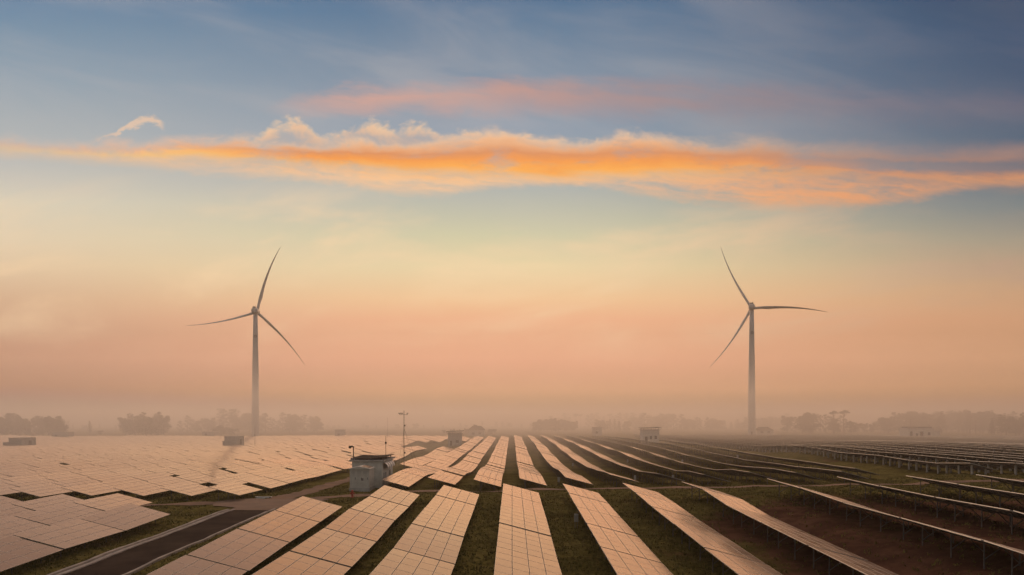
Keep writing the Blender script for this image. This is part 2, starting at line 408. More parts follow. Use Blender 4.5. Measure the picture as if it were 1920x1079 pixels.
M['greybox'] = plain("grey_box_paint", (0.42, 0.42, 0.41), 0.6, 0, 0.06)
M['bark'] = plain("bark", (0.10, 0.075, 0.055), 0.9)
M['kerb'] = plain("pale_kerb_concrete", (0.44, 0.38, 0.33), 0.9, 0, 0.2, 0.7, 0.3)
M['asphalt'] = plain("lane_asphalt", (0.046, 0.030, 0.022), 0.98, 0, 0.3, 0.35, 0.3)
for _n in ('asphalt',): M[_n].node_tree.nodes['Principled BSDF'].inputs['Specular IOR Level'].default_value = 0.05
M['dirt'] = plain("red_dirt_track", (0.22, 0.122, 0.068), 0.95, 0, 0.25, 0.35, 0.5)
M['apron'] = plain("brown_concrete_apron", (0.22, 0.135, 0.085), 0.9, 0, 0.16, 0.25, 0.3)
def leaf_mat(name, a, b_):
    m, N, b = mat(name)
    g = N.node('ShaderNodeNewGeometry').outputs['Position']
    N.put(b.inputs['Base Color'], N.mix(N.step(N.noise(g, 0.35, 4, 0.6), 0.35, 0.65), a, b_))
    b.inputs['Roughness'].default_value = 0.8; b.inputs['Specular IOR Level'].default_value = 0.08
    return m
M['leaf'] = leaf_mat("foliage", (0.022, 0.030, 0.012), (0.065, 0.075, 0.030))
M['grass'] = leaf_mat("grass_blades", (0.115, 0.098, 0.028), (0.235, 0.198, 0.060))
def ground_mat():
    m, N, b = mat("field_ground")
    g = N.node('ShaderNodeNewGeometry').outputs['Position']
    x, y, z = N.xyz(g)
    n1 = N.noise(g, 0.05, 5, 0.6, 0.4); n2 = N.noise(g, 0.45, 6, 0.65); n3 = N.noise(g, 3.0, 5, 0.7)
    grass = N.mix(N.step(n3, 0.35, 0.68), (0.092, 0.078, 0.024), (0.215, 0.182, 0.054))
    grass = N.mix(N.mul(N.step(n2, 0.4, 0.7), 0.6), grass, (0.26, 0.21, 0.072))
    grass = N.mix(N.step(N.noise(g, 0.16, 5, 0.6, 0.8), 0.42, 0.66), grass, N.mix(0.55, grass, (0.055, 0.050, 0.015)))
    soil = N.mix(N.step(n2, 0.35, 0.7), (0.080, 0.040, 0.026), (0.160, 0.082, 0.052))
    # bare soil on the bank at the right of the near block
    zone = N.mul(N.step(x, 8.0, 24.0), N.m('SUBTRACT', 1.0, N.step(y, 62.0, 84.0)))
    f = N.step(N.add(N.add(N.mul(n1, 0.7), N.mul(n2, 0.3)), N.mul(zone, 0.30)), 0.56, 0.70)
    N.put(b.inputs['Base Color'], N.mix(f, grass, soil))
    b.inputs['Roughness'].default_value = 0.95; b.inputs['Specular IOR Level'].default_value = 0.0
    bp = N.node('ShaderNodeBump'); bp.inputs['Strength'].default_value = 0.8; bp.inputs['Distance'].default_value = 0.25
    N.put(bp.inputs['Height'], N.add(N.mul(n3, 0.6), n2)); N.put(b.inputs['Normal'], bp.outputs[0])
    return m
M['ground'] = ground_mat()

# ------------------------------------------------------------------ terrain
# surveyed heights of the high panel edges: (x, y, height relative to the camera)
P = 6.52
PTS = np.array([
 (-1, 84.8, -6.8), (-1, 66.8, -7.25), (-1, 58.5, -7.56), (-1, 49.5, -7.86), (-1, 40, -8.05),
 (11, 84.8, -6.73), (11, 67.9, -7.37), (11, 59.1, -7.64), (11, 50.1, -7.95), (11, 41.5, -8.2),
 (-14, 84.8, -7.0), (-14, 67.1, -7.5), (-14, 49.7, -8.14), (-20.5, 75.8, -7.3), (-20.5, 67.4, -7.67), (-20.5, 58.5, -7.98), (-20.5, 51.4, -8.4),
 (18.5, 84.8, -6.6), (18.5, 67.9, -7.3), (18.5, 58.8, -7.56), (18.5, 53.6, -7.78), (18.5, 41.3, -8.1), (21.5, 60, -7.5), (21.5, 48, -7.9),
 (26, 78.9, -5.82), (26, 69.8, -5.97), (26, 63.1, -6.14), (26, 56.9, -6.24), (26, 50, -6.35), (26, 41, -6.48),
 (32.5, 77.5, -5.5), (32.5, 64.6, -5.65), (32.5, 55.7, -5.7), (32.5, 49, -5.74), (39, 76.7, -5.36), (39, 70.3, -5.5), (39, 63.7, -5.4), (45.6, 74.5, -5.2), (52, 74, -5.1),
 (-18.5, 110, -8.3), (-5.45, 110, -8.3), (1.07, 110, -8.14), (7.6, 110, -8.0), (14.1, 108.4, -7.6), (27.15, 110, -7.57), (33.7, 110, -7.2), (40.2, 110, -7.28),
 (46.7, 110, -7.1), (53.2, 120, -7.28),
 (14.1, 150, -8.65), (14.1, 174, -8.7), (14.1, 217, -8.3), (14.1, 266, -7.5), (14.1, 352, -7.16), (14.1, 390, -6.97),
 (20.6, 131, -8.2), (20.6, 170.7, -8.44), (20.6, 221, -7.86), (20.6, 265, -7.25), (20.6, 335, -6.95), (20.6, 373, -7.07),
 (27.1, 131, -8.2), (27.1, 151, -8.3), (27.1, 164, -8.26), (33.7, 140, -8.2), (33.7, 153, -8.26), (33.7, 170, -8.04), (33.7, 203, -7.5),
 (40.2, 151, -7.97), (40.2, 171, -7.8), (40.2, 222, -7.05), (40.2, 243, -6.99), (46.7, 131, -7.45), (46.7, 170, -7.5), (46.7, 232, -6.7), (46.7, 282, -6.9),
 (53.2, 143, -7.2), (53.2, 172, -7.1), (53.2, 195, -6.9), (53.2, 231, -6.4), (53.2, 278, -6.5),
 (-5.45, 175, -9.2), (-5.45, 226, -8.85), (-5.45, 351, -7.9), (-12, 178, -9.4), (-12, 297, -8.4), (-25, 176, -9.46), (-25, 281, -9.1), (0, 450, -7.4),
 (-20, 99, -7.65), (-10, 100, -7.17), (4, 100, -6.96), (14, 100, -6.86), (24, 100, -6.82), (34, 100, -6.62), (45, 101, -6.44), (60, 101, -6.13),
 (-10, 94, -7.02), (4, 94, -6.9), (14, 94, -6.8), (24, 94, -6.66), (34, 94, -6.4), (45, 94, -6.2),
 (67, 105, -6.0), (67, 180, -5.7), (73.5, 144, -6.1), (150, 300, -6.6), (250, 380, -7.8), (120, 400, -7.3), (55, 420, -7.2), (110, 200, -5.9), (62, 90, -5.7),
 (-37.3, 75.7, -8.04), (-43.8, 86, -8.0), (-37.3, 50.4, -8.86), (-37.3, 94.8, -8.04), (-43.8, 96.4, -8.3), (-50, 97, -8.4), (-37.3, 114.5, -8.3),
 (-37.3, 143, -8.5), (-37.3, 220, -10.2), (-37.3, 308, -9.7), (-318, 480, -8.6), (-200, 300, -9.4), (-110, 317, -9.3), (-150, 200, -9.1), (-90, 140, -8.8), (-70, 100, -8.5),
 (-55, 70, -8.6), (-55, 45, -9.0), (-150, 480, -8.6), (-30, 470, -8.3),
 (-29, 95, -8.0), (-29, 86, -8.05), (-29, 75, -8.25), (-29, 65, -8.45), (-29, 53, -8.72), (-29, 44, -8.92), (-29, 36, -9.1), (-29, 110, -8.2), (-37.3, 63, -8.45),
 (0, 10, -8.4), (-40, 10, -9.2), (40, 10, -6.2), (-300, 50, -9), (200, 60, -6), (0, -150, -8.4),
 (0, 700, -8), (-500, 700, -8), (500, 700, -8), (0, 1400, -8), (-1200, 1000, -8), (1200, 1000, -8), (300, 200, -6.5)], dtype=float)
def H(x, y):
    x = np.asarray(x, float); y = np.asarray(y, float)
    yy = np.maximum(y, 30.0)
    wx = 6.0 + 0.05 * yy
    num = np.zeros_like(x + y); den = np.zeros_like(num)
    for a, b, c in PTS:
        bb = max(b, 30.0)
        r2 = ((x - a) / wx) ** 2 + (np.log(yy / bb) * 7.0) ** 2 + (np.minimum(y, 30) - min(b, 30)) ** 2 / 900.0
        w = 1.0 / (r2 + 0.12) ** 2.2
        num = num + w * c; den = den + w
    h = num / den
    # the lane runs on an even grade
    lane = np.exp(-((x + 29.0) / 4.2) ** 4) * np.clip((98.0 - y) / 10.0, 0, 1)
    return h + lane * (np.interp(y, [0, 45, 86, 98], [-9.95, -8.97, -8.07, -8.05]) - h)
CLEAR = 1.8
def G(x, y): return H(x, y) + CAM_Z - CLEAR
def g(x, y): return float(G(x, y))

def seg(a, b, n): return list(np.linspace(a, b, n, endpoint=False))
xs = seg(-1300, -400, 10) + seg(-400, -120, 20) + seg(-120, -60, 15) + seg(-60, 70, 87) + seg(70, 120, 12) + seg(120, 400, 18) + seg(400, 1300, 10) + [1300]
ys = seg(-250, 0, 8) + seg(0, 30, 8) + seg(30, 130, 67) + seg(130, 260, 44) + seg(260, 520, 40) + seg(520, 1500, 14) + [1500]
def terrain():
    X, Y = np.meshgrid(xs, ys)
    Z = G(X, Y)
    fr = 0.06 * np.sin(X * 0.9 + Y * 0.35) * np.sin(Y * 0.7 - X * 0.2) + rng.normal(0, 0.025, X.shape)
    near = (Y < 160) & (np.abs(X) < 90)
    Z = Z + np.where(near, fr, 0)
    ny, nx = X.shape
    v = np.stack([X, Y, Z], -1).reshape(-1, 3)
    f = [(j * nx + i, j * nx + i + 1, (j + 1) * nx + i + 1, (j + 1) * nx + i) for j in range(ny - 1) for i in range(nx - 1)]
    me = bpy.data.meshes.new("ground"); me.from_pydata(v.tolist(), [], f); me.materials.append(M['ground'])
    me.polygons.foreach_set('use_smooth', [True] * len(f))
    o = link("ground", me); tag(o, kind='structure')
    return o, float(Z.min())
ground, ZMIN = terrain()
from mathutils.bvhtree import BVHTree
_bm = bmesh.new(); _bm.from_mesh(ground.data); BVH = BVHTree.FromBMesh(_bm); _bm.free()
def gz(x, y):
    h = BVH.ray_cast(Vector((x, y, 60)), Vector((0, 0, -1)))
    return h[0].z if h[0] else g(x, y)

def drape(name, center, width, mat_, lift, step=1.0, cross=5, noise=0.0):
    """strip of ground cover laid on the terrain along a list of (x, y) points"""
    pts = []
    for (a, b) in zip(center[:-1], center[1:]):
        n = max(1, int(math.dist(a[:2], b[:2]) / step))
        for k in range(n):
            t = k / n; pts.append(tuple(a[i] + (b[i] - a[i]) * t for i in range(len(a))))
    pts.append(center[-1])
    v = []; f = []
    for k, p in enumerate(pts):
        q = pts[min(k + 1, len(pts) - 1)]; o = pts[max(k - 1, 0)]
        d = Vector((q[0] - o[0], q[1] - o[1])).normalized(); nrm = Vector((-d.y, d.x))
        w = p[2] if len(p) > 2 else width
        for c in range(cross):
            s = (c / (cross - 1) - 0.5) * w
            if c in (0, cross - 1): s += random.uniform(-noise, noise)
            x = p[0] + nrm.x * s; y = p[1] + nrm.y * s
            v.append((x, y, gz(x, y) + lift))
    for k in range(len(pts) - 1):
        for c in range(cross - 1):
            f.append((k * cross + c, (k + 1) * cross + c, (k + 1) * cross + c + 1, k * cross + c + 1))
    me = bpy.data.meshes.new(name); me.from_pydata(v, [], f); me.materials.append(mat_)
    me.polygons.foreach_set('use_smooth', [True] * len(f))
    return link(name, me)
tag(drape("dirt_track", [(-130, 92), (-60, 91), (-45, 91.3), (-35, 92.5), (-28, 95), (-18, 98.5), (0, 100), (30, 100.5), (62, 101.5), (130, 104)], 3.4, M['dirt'], 0.05, noise=0.25), kind='structure')
tag(drape("concrete_apron", [(-28.9, 85.5, 4.6), (-28.9, 88, 5.4), (-29.2, 90.5, 12.0), (-29.0, 94.5, 14.0), (-28.6, 96.5, 10.0)], 6, M['apron'], 0.09, step=0.6, cross=11, noise=0.3), kind='structure')
tag(drape("branch_track", [(-29.5, 95, 3.6), (-29.0, 104), (-28.4, 115), (-28.0, 150), (-28, 170)] and [(-29.5, 95, 3.4), (-29.0, 104, 3.2), (-28.6, 115, 2.8), (-28.2, 140, 2.6), (-28, 172, 2.4)], 3.0, M['dirt'], 0.07, noise=0.25), kind='structure')
tag(drape("asphalt_lane", [(-28.65, 20), (-28.65, 50), (-28.65, 86)], 4.3, M['asphalt'], 0.06, cross=7), kind='structure')
def profile(name, x0, x1, y0, y1, h, mat_, step=1.5):
    """raised kerb of constant section following the ground"""
    mb = MB(); n = int((y1 - y0) / step)
    for k in range(n):
        a = y0 + (y1 - y0) * k / n; b = y0 + (y1 - y0) * (k + 1) / n - 0.015
        za = [gz(x0, a), gz(x1, a), gz(x1, b), gz(x0, b)]
        mb.hexa([(x0, a, za[0] - .2), (x1, a, za[1] - .2), (x1, b, za[2] - .2), (x0, b, za[3] - .2), (x0, a, za[0] + h), (x1, a, za[1] + h), (x1, b, za[2] + h), (x0, b, za[3] + h)])
    return mb.build(name, mat_)
ch = empty("drainage_channel", (-31.2, 53, gz(-31.2, 53)))
tag(ch, "pale concrete drainage channel along the left edge of the asphalt lane", "drain")
for (a, b, h, m_) in ((-31.66, -31.42, 0.16, M['kerb']), (-31.41, -31.01, 0.03, M['concrete']), (-31.0, -30.76, 0.14, M['kerb'])):
    o = profile("channel_floor" if h < 0.1 else "channel_wall", a, b, 20, 86, h, m_)
    o.parent = ch; o.matrix_parent_inverse = Matrix.Translation(-ch.location)
tag(profile("kerb", -26.5, -26.24, 20, 86, 0.18, M['kerb']), "pale concrete kerb along the right edge of the asphalt lane", "kerb")

# ------------------------------------------------------------------ solar tables
TL, TW, TILT = 8.83, 3.9, math.atan(0.268)          # length along the row, plan width, tilt
SL = TW / math.cos(TILT)                             # slope length
ct, st = math.cos(TILT), math.sin(TILT)
HI = CLEAR
def slope(s, n=0.0): return (s * ct + n * st, HI - s * st + n * ct)   # along-slope s, height n above the plane -> x, z
CW, RW = SL / 4, TL / 5
def add_module(mb, c, r, dx=0.0, dz=0.0, dy=0.0, thick=0.05, gl=0, fr=1, bk=2, simple=False):
    s0, s1 = c * CW + 0.021, (c + 1) * CW - 0.021
    y0, y1 = -TL / 2 + r * RW + 0.012 + dy, -TL / 2 + (r + 1) * RW - 0.012 + dy
    def P3(s, y, n): x, z = slope(s, n); return (x + dx, y, z + dz)
    if simple:
        mb.hexa([P3(s0, y0, -thick), P3(s1, y0, -thick), P3(s1, y1, -thick), P3(s0, y1, -thick), P3(s0, y0, 0), P3(s1, y0, 0), P3(s1, y1, 0), P3(s0, y1, 0)], fr, gl)
        return
    e = 0.010
    lo = [P3(s0, y0, -thick), P3(s1, y0, -thick), P3(s1, y1, -thick), P3(s0, y1, -thick)]
    up = [P3(s0, y0, 0), P3(s1, y0, 0), P3(s1, y1, 0), P3(s0, y1, 0)]
    ins = [P3(s0 + e, y0 + e, 0), P3(s1 - e, y0 + e, 0), P3(s1 - e, y1 - e, 0), P3(s0 + e, y1 - e, 0)]
    sk = [P3(s0 + e, y0 + e, -.004), P3(s1 - e, y0 + e, -.004), P3(s1 - e, y1 - e, -.004), P3(s0 + e, y1 - e, -.004)]
    mb.quad(lo[3], lo[2], lo[1], lo[0], bk)
    for k in range(4):
        j = (k + 1) % 4
        mb.quad(lo[k], lo[j], up[j], up[k], fr); mb.quad(up[k], up[j], ins[j], ins[k], fr); mb.quad(ins[k], ins[j], sk[j], sk[k], fr)
    mb.quad(*sk, gl)
GM = [M['glass'], M['frame'], M['back']]
module_mesh = {}
for c in range(4):
    for r in range(5):
        mb = MB(); add_module(mb, c, r); module_mesh[c, r] = mb.mesh("solar_module", GM)
mb = MB()
for c in range(4):
    for r in range(5): add_module(mb, c, r)
array_mesh = mb.mesh("panel_array", GM)
FRAMES = (-3.3, 0.0, 3.3)
def post_mesh(s, y, r=0.045, deep=0.9):
    x, z = slope(s, -0.14); mb = MB(); mb.tube([(x, y, -deep), (x, y, z)], r, 8); return mb.mesh("post", M['steel'])
def brace_mesh(sa, za, sb, y):
    xa, _ = slope(sa); xb, zb = slope(sb, -0.17); mb = MB(); mb.bar((xa, y + 0.06, za), (xb, y + 0.06, zb), 0.05); return mb.mesh("brace", M['steel'])
post_m = [post_mesh(s, y) for y in FRAMES for s in (0.95, 3.05)]
pier_m = []
for y in FRAMES:
    for s in (0.95, 3.05):
        x, z = slope(s, -0.14); mb = MB(); mb.tube([(x, y, -0.9), (x, y, z - 0.12)], 0.16, 10); mb.bar((x, y, z - 0.14), (x, y, z), 0.2, 0.2); pier_m.append(mb.mesh("concrete_pier", M['concrete']))
rafter_m = []
for y in FRAMES:
    mb = MB(); a = slope(0.15, -0.126); b = slope(SL - 0.15, -0.126); mb.bar((a[0], y, a[1]), (b[0], y, b[1]), 0.05, 0.08); rafter_m.append(mb.mesh("rafter", M['steel']))
brace_m = []
for y in FRAMES:
    brace_m.append(brace_mesh(0.95, 0.45, 2.0, y)); brace_m.append(brace_mesh(3.05, 0.25, 2.15, y))
purlin_m = []
for s in (0.35, 1.35, 2.6, 3.6):
    mb = MB(); a = slope(s, -0.068); mb.bar((a[0], -TL / 2 + 0.05, a[1]), (a[0], TL / 2 - 0.05, a[1]), 0.05, 0.034); purlin_m.append(mb.mesh("purlin", M['steel']))
mb = MB()
for ms in (rafter_m, brace_m, purlin_m):
    for me in ms:
        i = len(mb.v); mb.v += [tuple(v.co) for v in me.vertices]; mb.f += [tuple(i + k for k in p.vertices) for p in me.polygons]; mb.mi += [0] * len(me.polygons)
rack_mesh = mb.mesh("rack", M['steel'])

# slots: (block, row index, order in row, x of high edge, y centre, kind)
PITCH = 9.05
slots = []
def row(block, ri, x, far=None, near=None, stop=None, holes=(), kind='steel', prob=0.0, skip_near=0):
    n = 0
    if far is not None:              # counted from the far end towards the camera
        y = far - TL / 2
        while y > stop:
            slots.append((block, ri, n, x, y, kind)); n += 1; y -= PITCH
    else:
        y = near + TL / 2
        while y < stop:
            if any(a < y < b for a, b in holes): y += PITCH; continue
            slots.append((block, ri, n, x, y, kind)); n += 1; y += PITCH
            if random.random() < prob: y += random.choice([0.9, 1.6, 2.4, 3.2])
XF = [-20.5] + [-14.0 + P * k for k in range(6)] + [26.0 + P * k for k in range(5)]
for i, x in enumerate(XF):
    row('F', i, x, far=[75.8, 84.8, 84.8, 84.8, 84.8, 84.8, 84.8, 78.9, 77.5, 76.7, 76.0, 75.5][i], stop=30)
for j in range(7):
    row('FL', j, -37.3 - P * j, far=[75.7, 86, 86.6, 86.2, 87, 86.5, 86.8][j], stop=34)
for k in range(13):
    x = 1.07 + P * (k - 4)
    if k == 0: row('C', k, x, near=172, stop=398, holes=((285, 350),))
    elif k == 12: row('C', k, x, near=120, stop=282)
    else: row('C', k, x, near=109.6, stop=400, prob=0.08 if k < 5 else 0.0)
for j in range(60):
    near = 94.8 if j == 0 else 96.4 if j == 1 else 97.5
    row('L', j, -37.3 - P * j, near=near, stop=465 - 10 * math.sin(j * 0.4), prob=0.28,
        holes=((300, 360),) if j < 2 else ((305, 330),) if 11 <= j <= 12 or 24 <= j <= 26 else ())
for k in range(46):
    row('D', k, 67 + P * k, near=[105, 104, 103][min(k, 2)] + (8 if k == 0 else 0), stop=425, kind='pier', prob=0.04)

def proj(x, y, z): return (960 + F * x / y, 790 - F * (z - CAM_Z) / y)
info = []
for s in slots:
    b, ri, n, x, y, kind = s
    za, zb = g(x, y - TL / 2), g(x, y + TL / 2)
    zc = 0.5 * (za + zb); pit = math.atan2(zb - za, TL)
    pts = [proj(x + dx, y + dy, zc + dy * math.tan(pit) + dz) for dx, dz in ((0, HI), (TW, HI - TW * 0.268), (0.9, 0), (3, 0)) for dy in (-TL / 2, TL / 2)]
    u0, u1 = min(p[0] for p in pts), max(p[0] for p in pts); v0, v1 = min(p[1] for p in pts), max(p[1] for p in pts)
    vis = max(0, min(u1, 1920) - max(u0, 0)) * max(0, min(v1, 1079) - max(v0, 0))
    if vis <= 0 and (u1 < -420 or u0 > 2340 or v0 > 1500): continue
    info.append((vis, s, zc, pit))
info.sort(key=lambda t: -t[0])
NI = 300
NMOD = 64
SIDE = {'F': lambda n, m: f"glossy solar table, {ordn(n)} from far end, {ordn(m)} row right of lane, before dirt track",
        'FL': lambda n, m: f"glossy solar table, {ordn(n)} from far end, {ordn(m)} row left of lane, before dirt track",
        'C': lambda n, m: f"hazy solar table, {ordn(n)} from dirt track, {ordn(m)} row right of white hut",
        'L': lambda n, m: f"pink reflecting solar table, {ordn(n)} from dirt track, {ordn(m)} row left of white hut",
        'D': lambda n, m: f"edge-on solar table on concrete piers, {ordn(n)} from near end, {ordn(m)} row of right field"}
rest = MB()
for k, (vis, s, zc, pit) in enumerate(info):
    b, ri, n, x, y, kind = s
    wob = random.gauss(0, 0.004); zc += random.gauss(0, 0.010); pit += random.gauss(0, 0.0010)
    if k < NI:
        t = empty("solar_table", (x, y, zc)); t.rotation_euler = (pit, random.gauss(0, 0.003), wob * 0.3)
        tag(t, SIDE[b](n, ri), "solar table", "solar tables in the rows of the solar farm")
        if k < NMOD and y < 90:
            for key, me in module_mesh.items(): link("solar_module", me, t)
            for me in rafter_m: link("rafter", me, t)
            for me in brace_m: link("brace", me, t)
            for me in purlin_m: link("purlin", me, t)
        else:
            link("panel_array", array_mesh, t); link("rack", rack_mesh, t)
        for me in (pier_m if kind == 'pier' else post_m): link(me.name.split('.')[0], me, t)
    else:
        tp = math.tan(pit)
        dzr = random.gauss(0, 0.03)
        def P3(ss, yy, nn): xx, zz = slope(ss, nn); return (x + xx, y + yy, zc + zz + yy * tp + dzr)
        for c in range(4):
            s0, s1 = c * CW + 0.02, (c + 1) * CW - 0.02
            y0, y1 = -TL / 2, TL / 2
            rest.hexa([P3(s0, y0, -.05), P3(s1, y0, -.05), P3(s1, y1, -.05), P3(s0, y1, -.05), P3(s0, y0, 0), P3(s1, y0, 0), P3(s1, y1, 0), P3(s0, y1, 0)], 1, 0)
        rad = 0.16 if kind == 'pier' else 0.06
        for fy in FRAMES:
            for ss in (0.95, 3.05):
                a = slope(ss, -0.06); rest.tube([(x + a[0], y + fy, zc - 1.0), (x + a[0], y + fy, zc + a[1] + fy * tp)], rad, 5, 2 if kind == 'pier' else 3, False)
o = rest.build("far_solar_tables", [M['glass'], M['frame'], M['concrete'], M['steel']])
tag(o, "far rows of solar tables running back into the haze", "solar tables", kind='stuff')

# ------------------------------------------------------------------ wind turbines
def turbine(X, Y, hub_h, Rr, ang, yaw, label):
    z0 = gz(X, Y)
    t = empty("wind_turbine", (X, Y, z0), yaw); tag(t, label, "wind turbine")
    mb = MB(); nseg = 24
    hs = [0, 0.02, 0.3, 0.6, 0.85, 1.0]; rs = [2.35, 2.3, 2.15, 1.85, 1.5, 1.28]
    mb.tube([(0, 0, h * (hub_h - 1.9)) for h in hs], rs, 32)
    tw = mb.build("tower", M['white'], t, smooth=True)
    mb = MB(); 
    for h in (0.30, 0.60): mb.tube([(0, 0, h * (hub_h - 1.9) - .08), (0, 0, h * (hub_h - 1.9) + .08)], [2.19 if h < .5 else 1.89] * 2, 32, cap=False)
    mb.build("flange", M['white'], tw)
    mb = MB(); mb.box(-0.5, 0.5, -2.42, -2.2, 0.3, 2.6); mb.build("door", M['emblem'], tw)
    # emblem painted on the side facing the fields
    mb = MB(); zz = hub_h * 0.80; rad = 1.66
    for k in range(16):
        a0, a1 = 2 * math.pi * k / 16, 2 * math.pi * (k + 1) / 16
        def pt(a, r): xx = r * math.sin(a); return (xx + 0.25, -math.sqrt(rad ** 2 - (xx + 0.25) ** 2) - 0.01, zz + r * math.cos(a))
        mb.quad(pt(a0, .45), pt(a1, .45), pt(a1, .85), pt(a0, .85))
    mb.build("emblem", M['emblem'], tw)
    # nacelle: rounded body, rear towards the fields
    mb = MB(); mb.tube([(0, -4.6, hub_h), (0, -4.3, hub_h), (0, -2.5, hub_h), (0, 1.8, hub_h), (0, 2.2, hub_h)], [0.9, 1.65, 2.0, 1.95, 1.3], 20)
    nc = mb.build("nacelle", M['white'], t, smooth=True)
    mb = MB(); mb.box(-0.9, 0.9, -3.9, -2.6, hub_h + 1.65, hub_h + 2.35); mb.bar((0.55, -3.2, hub_h + 2.3), (0.55, -3.2, hub_h + 3.2), 0.10); mb.bar((-0.6, -3.2, hub_h + 2.3), (-0.6, -3.2, hub_h + 3.0), 0.10)
    mb.build("weather_vane", M['emblem'], nc)
    yr = 4.0
    mb = MB(); mb.tube([(0, 2.2, hub_h), (0, 2.8, hub_h), (0, 4.6, hub_h), (0, 5.4, hub_h), (0, 6.0, hub_h)], [1.5, 1.9, 1.8, 1.1, 0.3], 20)
    mb.build("hub", M['white'], t, smooth=True)
    for k in range(3):
        a = ang + k * 2 * math.pi / 3
        mb = MB(); n = 26; rings = []
        for i in range(n):
            q = i / (n - 1); rr = 1.4 + (Rr - 1.4) * q
            if q < 0.05: ch_, th = 1.7, 1.7
            else:
                ch_ = 1.7 + (2.9 - 1.7) * min(1, (q - 0.05) / 0.15) if q < 0.2 else 2.9 * (1 - 0.92 * ((q - 0.2) / 0.8) ** 0.75)
                th = max(0.07, 1.7 * (1 - q) ** 2.6 + 0.04)
            tw_ = R(16) * (1 - q) ** 2 + R(48)
            # centreline sweeps in the rotor plane and bends back under load
            sweep = Rr * 0.030 * (q - 4 * (q - .5) ** 2 * 0) * 0 + Rr * (-0.16 * q * (1 - q))
            bend = Rr * 0.05 * q * q
            ring = []
            for j in range(12):
                b2 = 2 * math.pi * j / 12
                cx = math.cos(b2) * ch_ * 0.5 + ch_ * 0.18 * (0 if q < .05 else min(1, (q - .05) / .15)); cy = math.sin(b2) * th * 0.5
                lx = cx * math.cos(tw_) - cy * math.sin(tw_) + sweep; ly = cx * math.sin(tw_) + cy * math.cos(tw_) + bend
                x_ = lx * math.cos(a) + rr * math.sin(a); z_ = -lx * math.sin(a) + rr * math.cos(a)
                ring.append((x_, yr + ly, hub_h + z_))
            rings.append(len(mb.v)); mb.v += ring
        for i in range(n - 1):
            for j in range(12):
                mb.f.append((rings[i] + j, rings[i] + (j + 1) % 12, rings[i + 1] + (j + 1) % 12, rings[i + 1] + j)); mb.mi.append(0)
        mb.f.append(tuple(rings[-1] + j for j in range(12))); mb.mi.append(0)
        mb.build("blade", M['white'], t, smooth=True)
    return t
TD = 480.0
turbine((479 - 960) * TD / F, TD, (790 - 582) * TD / F + 10 - 0.2, 131 * TD / F * 1.01, R(18.5), R(6), "white wind turbine standing behind the pink panel field beside the grey hut")
turbine((1409.5 - 960) * TD / F, TD, (790 - 578) * TD / F + 10 - 0.4, 132 * TD / F * 1.02, R(-25), R(-16), "white wind turbine standing behind the dark edge-on panel rows")

# ------------------------------------------------------------------ huts and houses
def hut(name, label, X, Y, w, dep, h, wall='plaster', roof=0.35, door=None, wins=(), side_wins=(), pv=False, annex=None, cat="hut", sink=0.3, group=None, base=None):
    """front face at Y spanning X..X+w; depth away from the camera"""
    z = gz(X + w / 2, Y + dep / 2) if base is None else base
    t = empty(name, (X, Y, z)); tag(t, label, cat, group)
    mb = MB(); mb.box(0, w, 0, dep, -sink, h); wl = mb.build("wall", M[wall], t)
    mb = MB(); mb.box(-roof, w + roof, -roof, dep + roof, h + 0.003, h + 0.22); rf = mb.build("roof", M['concrete'], t)
    if pv:
        mb = MB()
        mb.hexa([(-roof - .3, -roof - .3, h + .62), (w + roof + .4, -roof - .3, h + .9), (w + roof + .4, dep + roof, h + 1.15), (-roof - .3, dep + roof, h + .85),
                 (-roof - .3, -roof - .3, h + .68), (w + roof + .4, -roof - .3, h + .96), (w + roof + .4, dep + roof, h + 1.21), (-roof - .3, dep + roof, h + .91)])
        for xx in (0.2, w / 2, w - 0.2):
            for yy in (0.1, dep - 0.2): mb.bar((xx, yy, h + .22), (xx, yy, h + .8), 0.09)
        mb.build("roof_panels", M['darkroof'], rf)
    for (a, b, c, d) in wins:
        mb = MB(); mb.box(a, b, -0.012, 0.06, c, d); wo = mb.build("window" if c > 0.3 else "door", M['dark'], t)
        mb = MB()
        for bb in ((a - .08, a, c - .08, d + .08), (b, b + .08, c - .08, d + .08), (a, b, d, d + .08)): mb.box(bb[0], bb[1], -0.05, -0.002, bb[2], bb[3])
        mb.build("frame", M['whitebox'], wo)
    for (a, b, c, d) in side_wins:
        mb = MB(); mb.box(w - 0.06, w + 0.012, a, b, c, d); wo = mb.build("window" if c > 0.3 else "door", M['dark'], t)
        mb = MB()
        for bb in ((a - .08, a, c - .08, d + .08), (b, b + .08, c - .08, d + .08), (a, b, d, d + .08)): mb.box(w + .002, w + .05, bb[0], bb[1], bb[2], bb[3])
        mb.build("frame", M['whitebox'], wo)
    if annex:
        ax, aw, ay, ad, ah = annex
        mb = MB(); mb.box(ax, ax + aw, ay, ay + ad, -sink, ah); an = mb.build("annex", M[wall], t)
        mb = MB(); mb.box(ax - .15, ax + aw + (.15 if ax > 0 else -.003), ay - .15, ay + ad + .15, ah + .002, ah + .14); mb.build("roof", M['concrete'], an)
    return t
# main hut between the left field and the middle rows
HZ = gz(-22, 116)
mh = hut("equipment_hut", "white plaster hut with dark roof panels and striped awning behind the grey cabinet", -24.0, 116.0, 4.5, 10.4, 4.0 + 0.0, wall='plaster', roof=0.35,
         side_wins=((1.2, 2.1, 0.05, 2.2), (6.6, 7.9, 0.9, 2.3), (2.9, 3.8, 0.9, 2.2)), base=HZ)
mb = MB()
hh = 3.85
a = 0.5
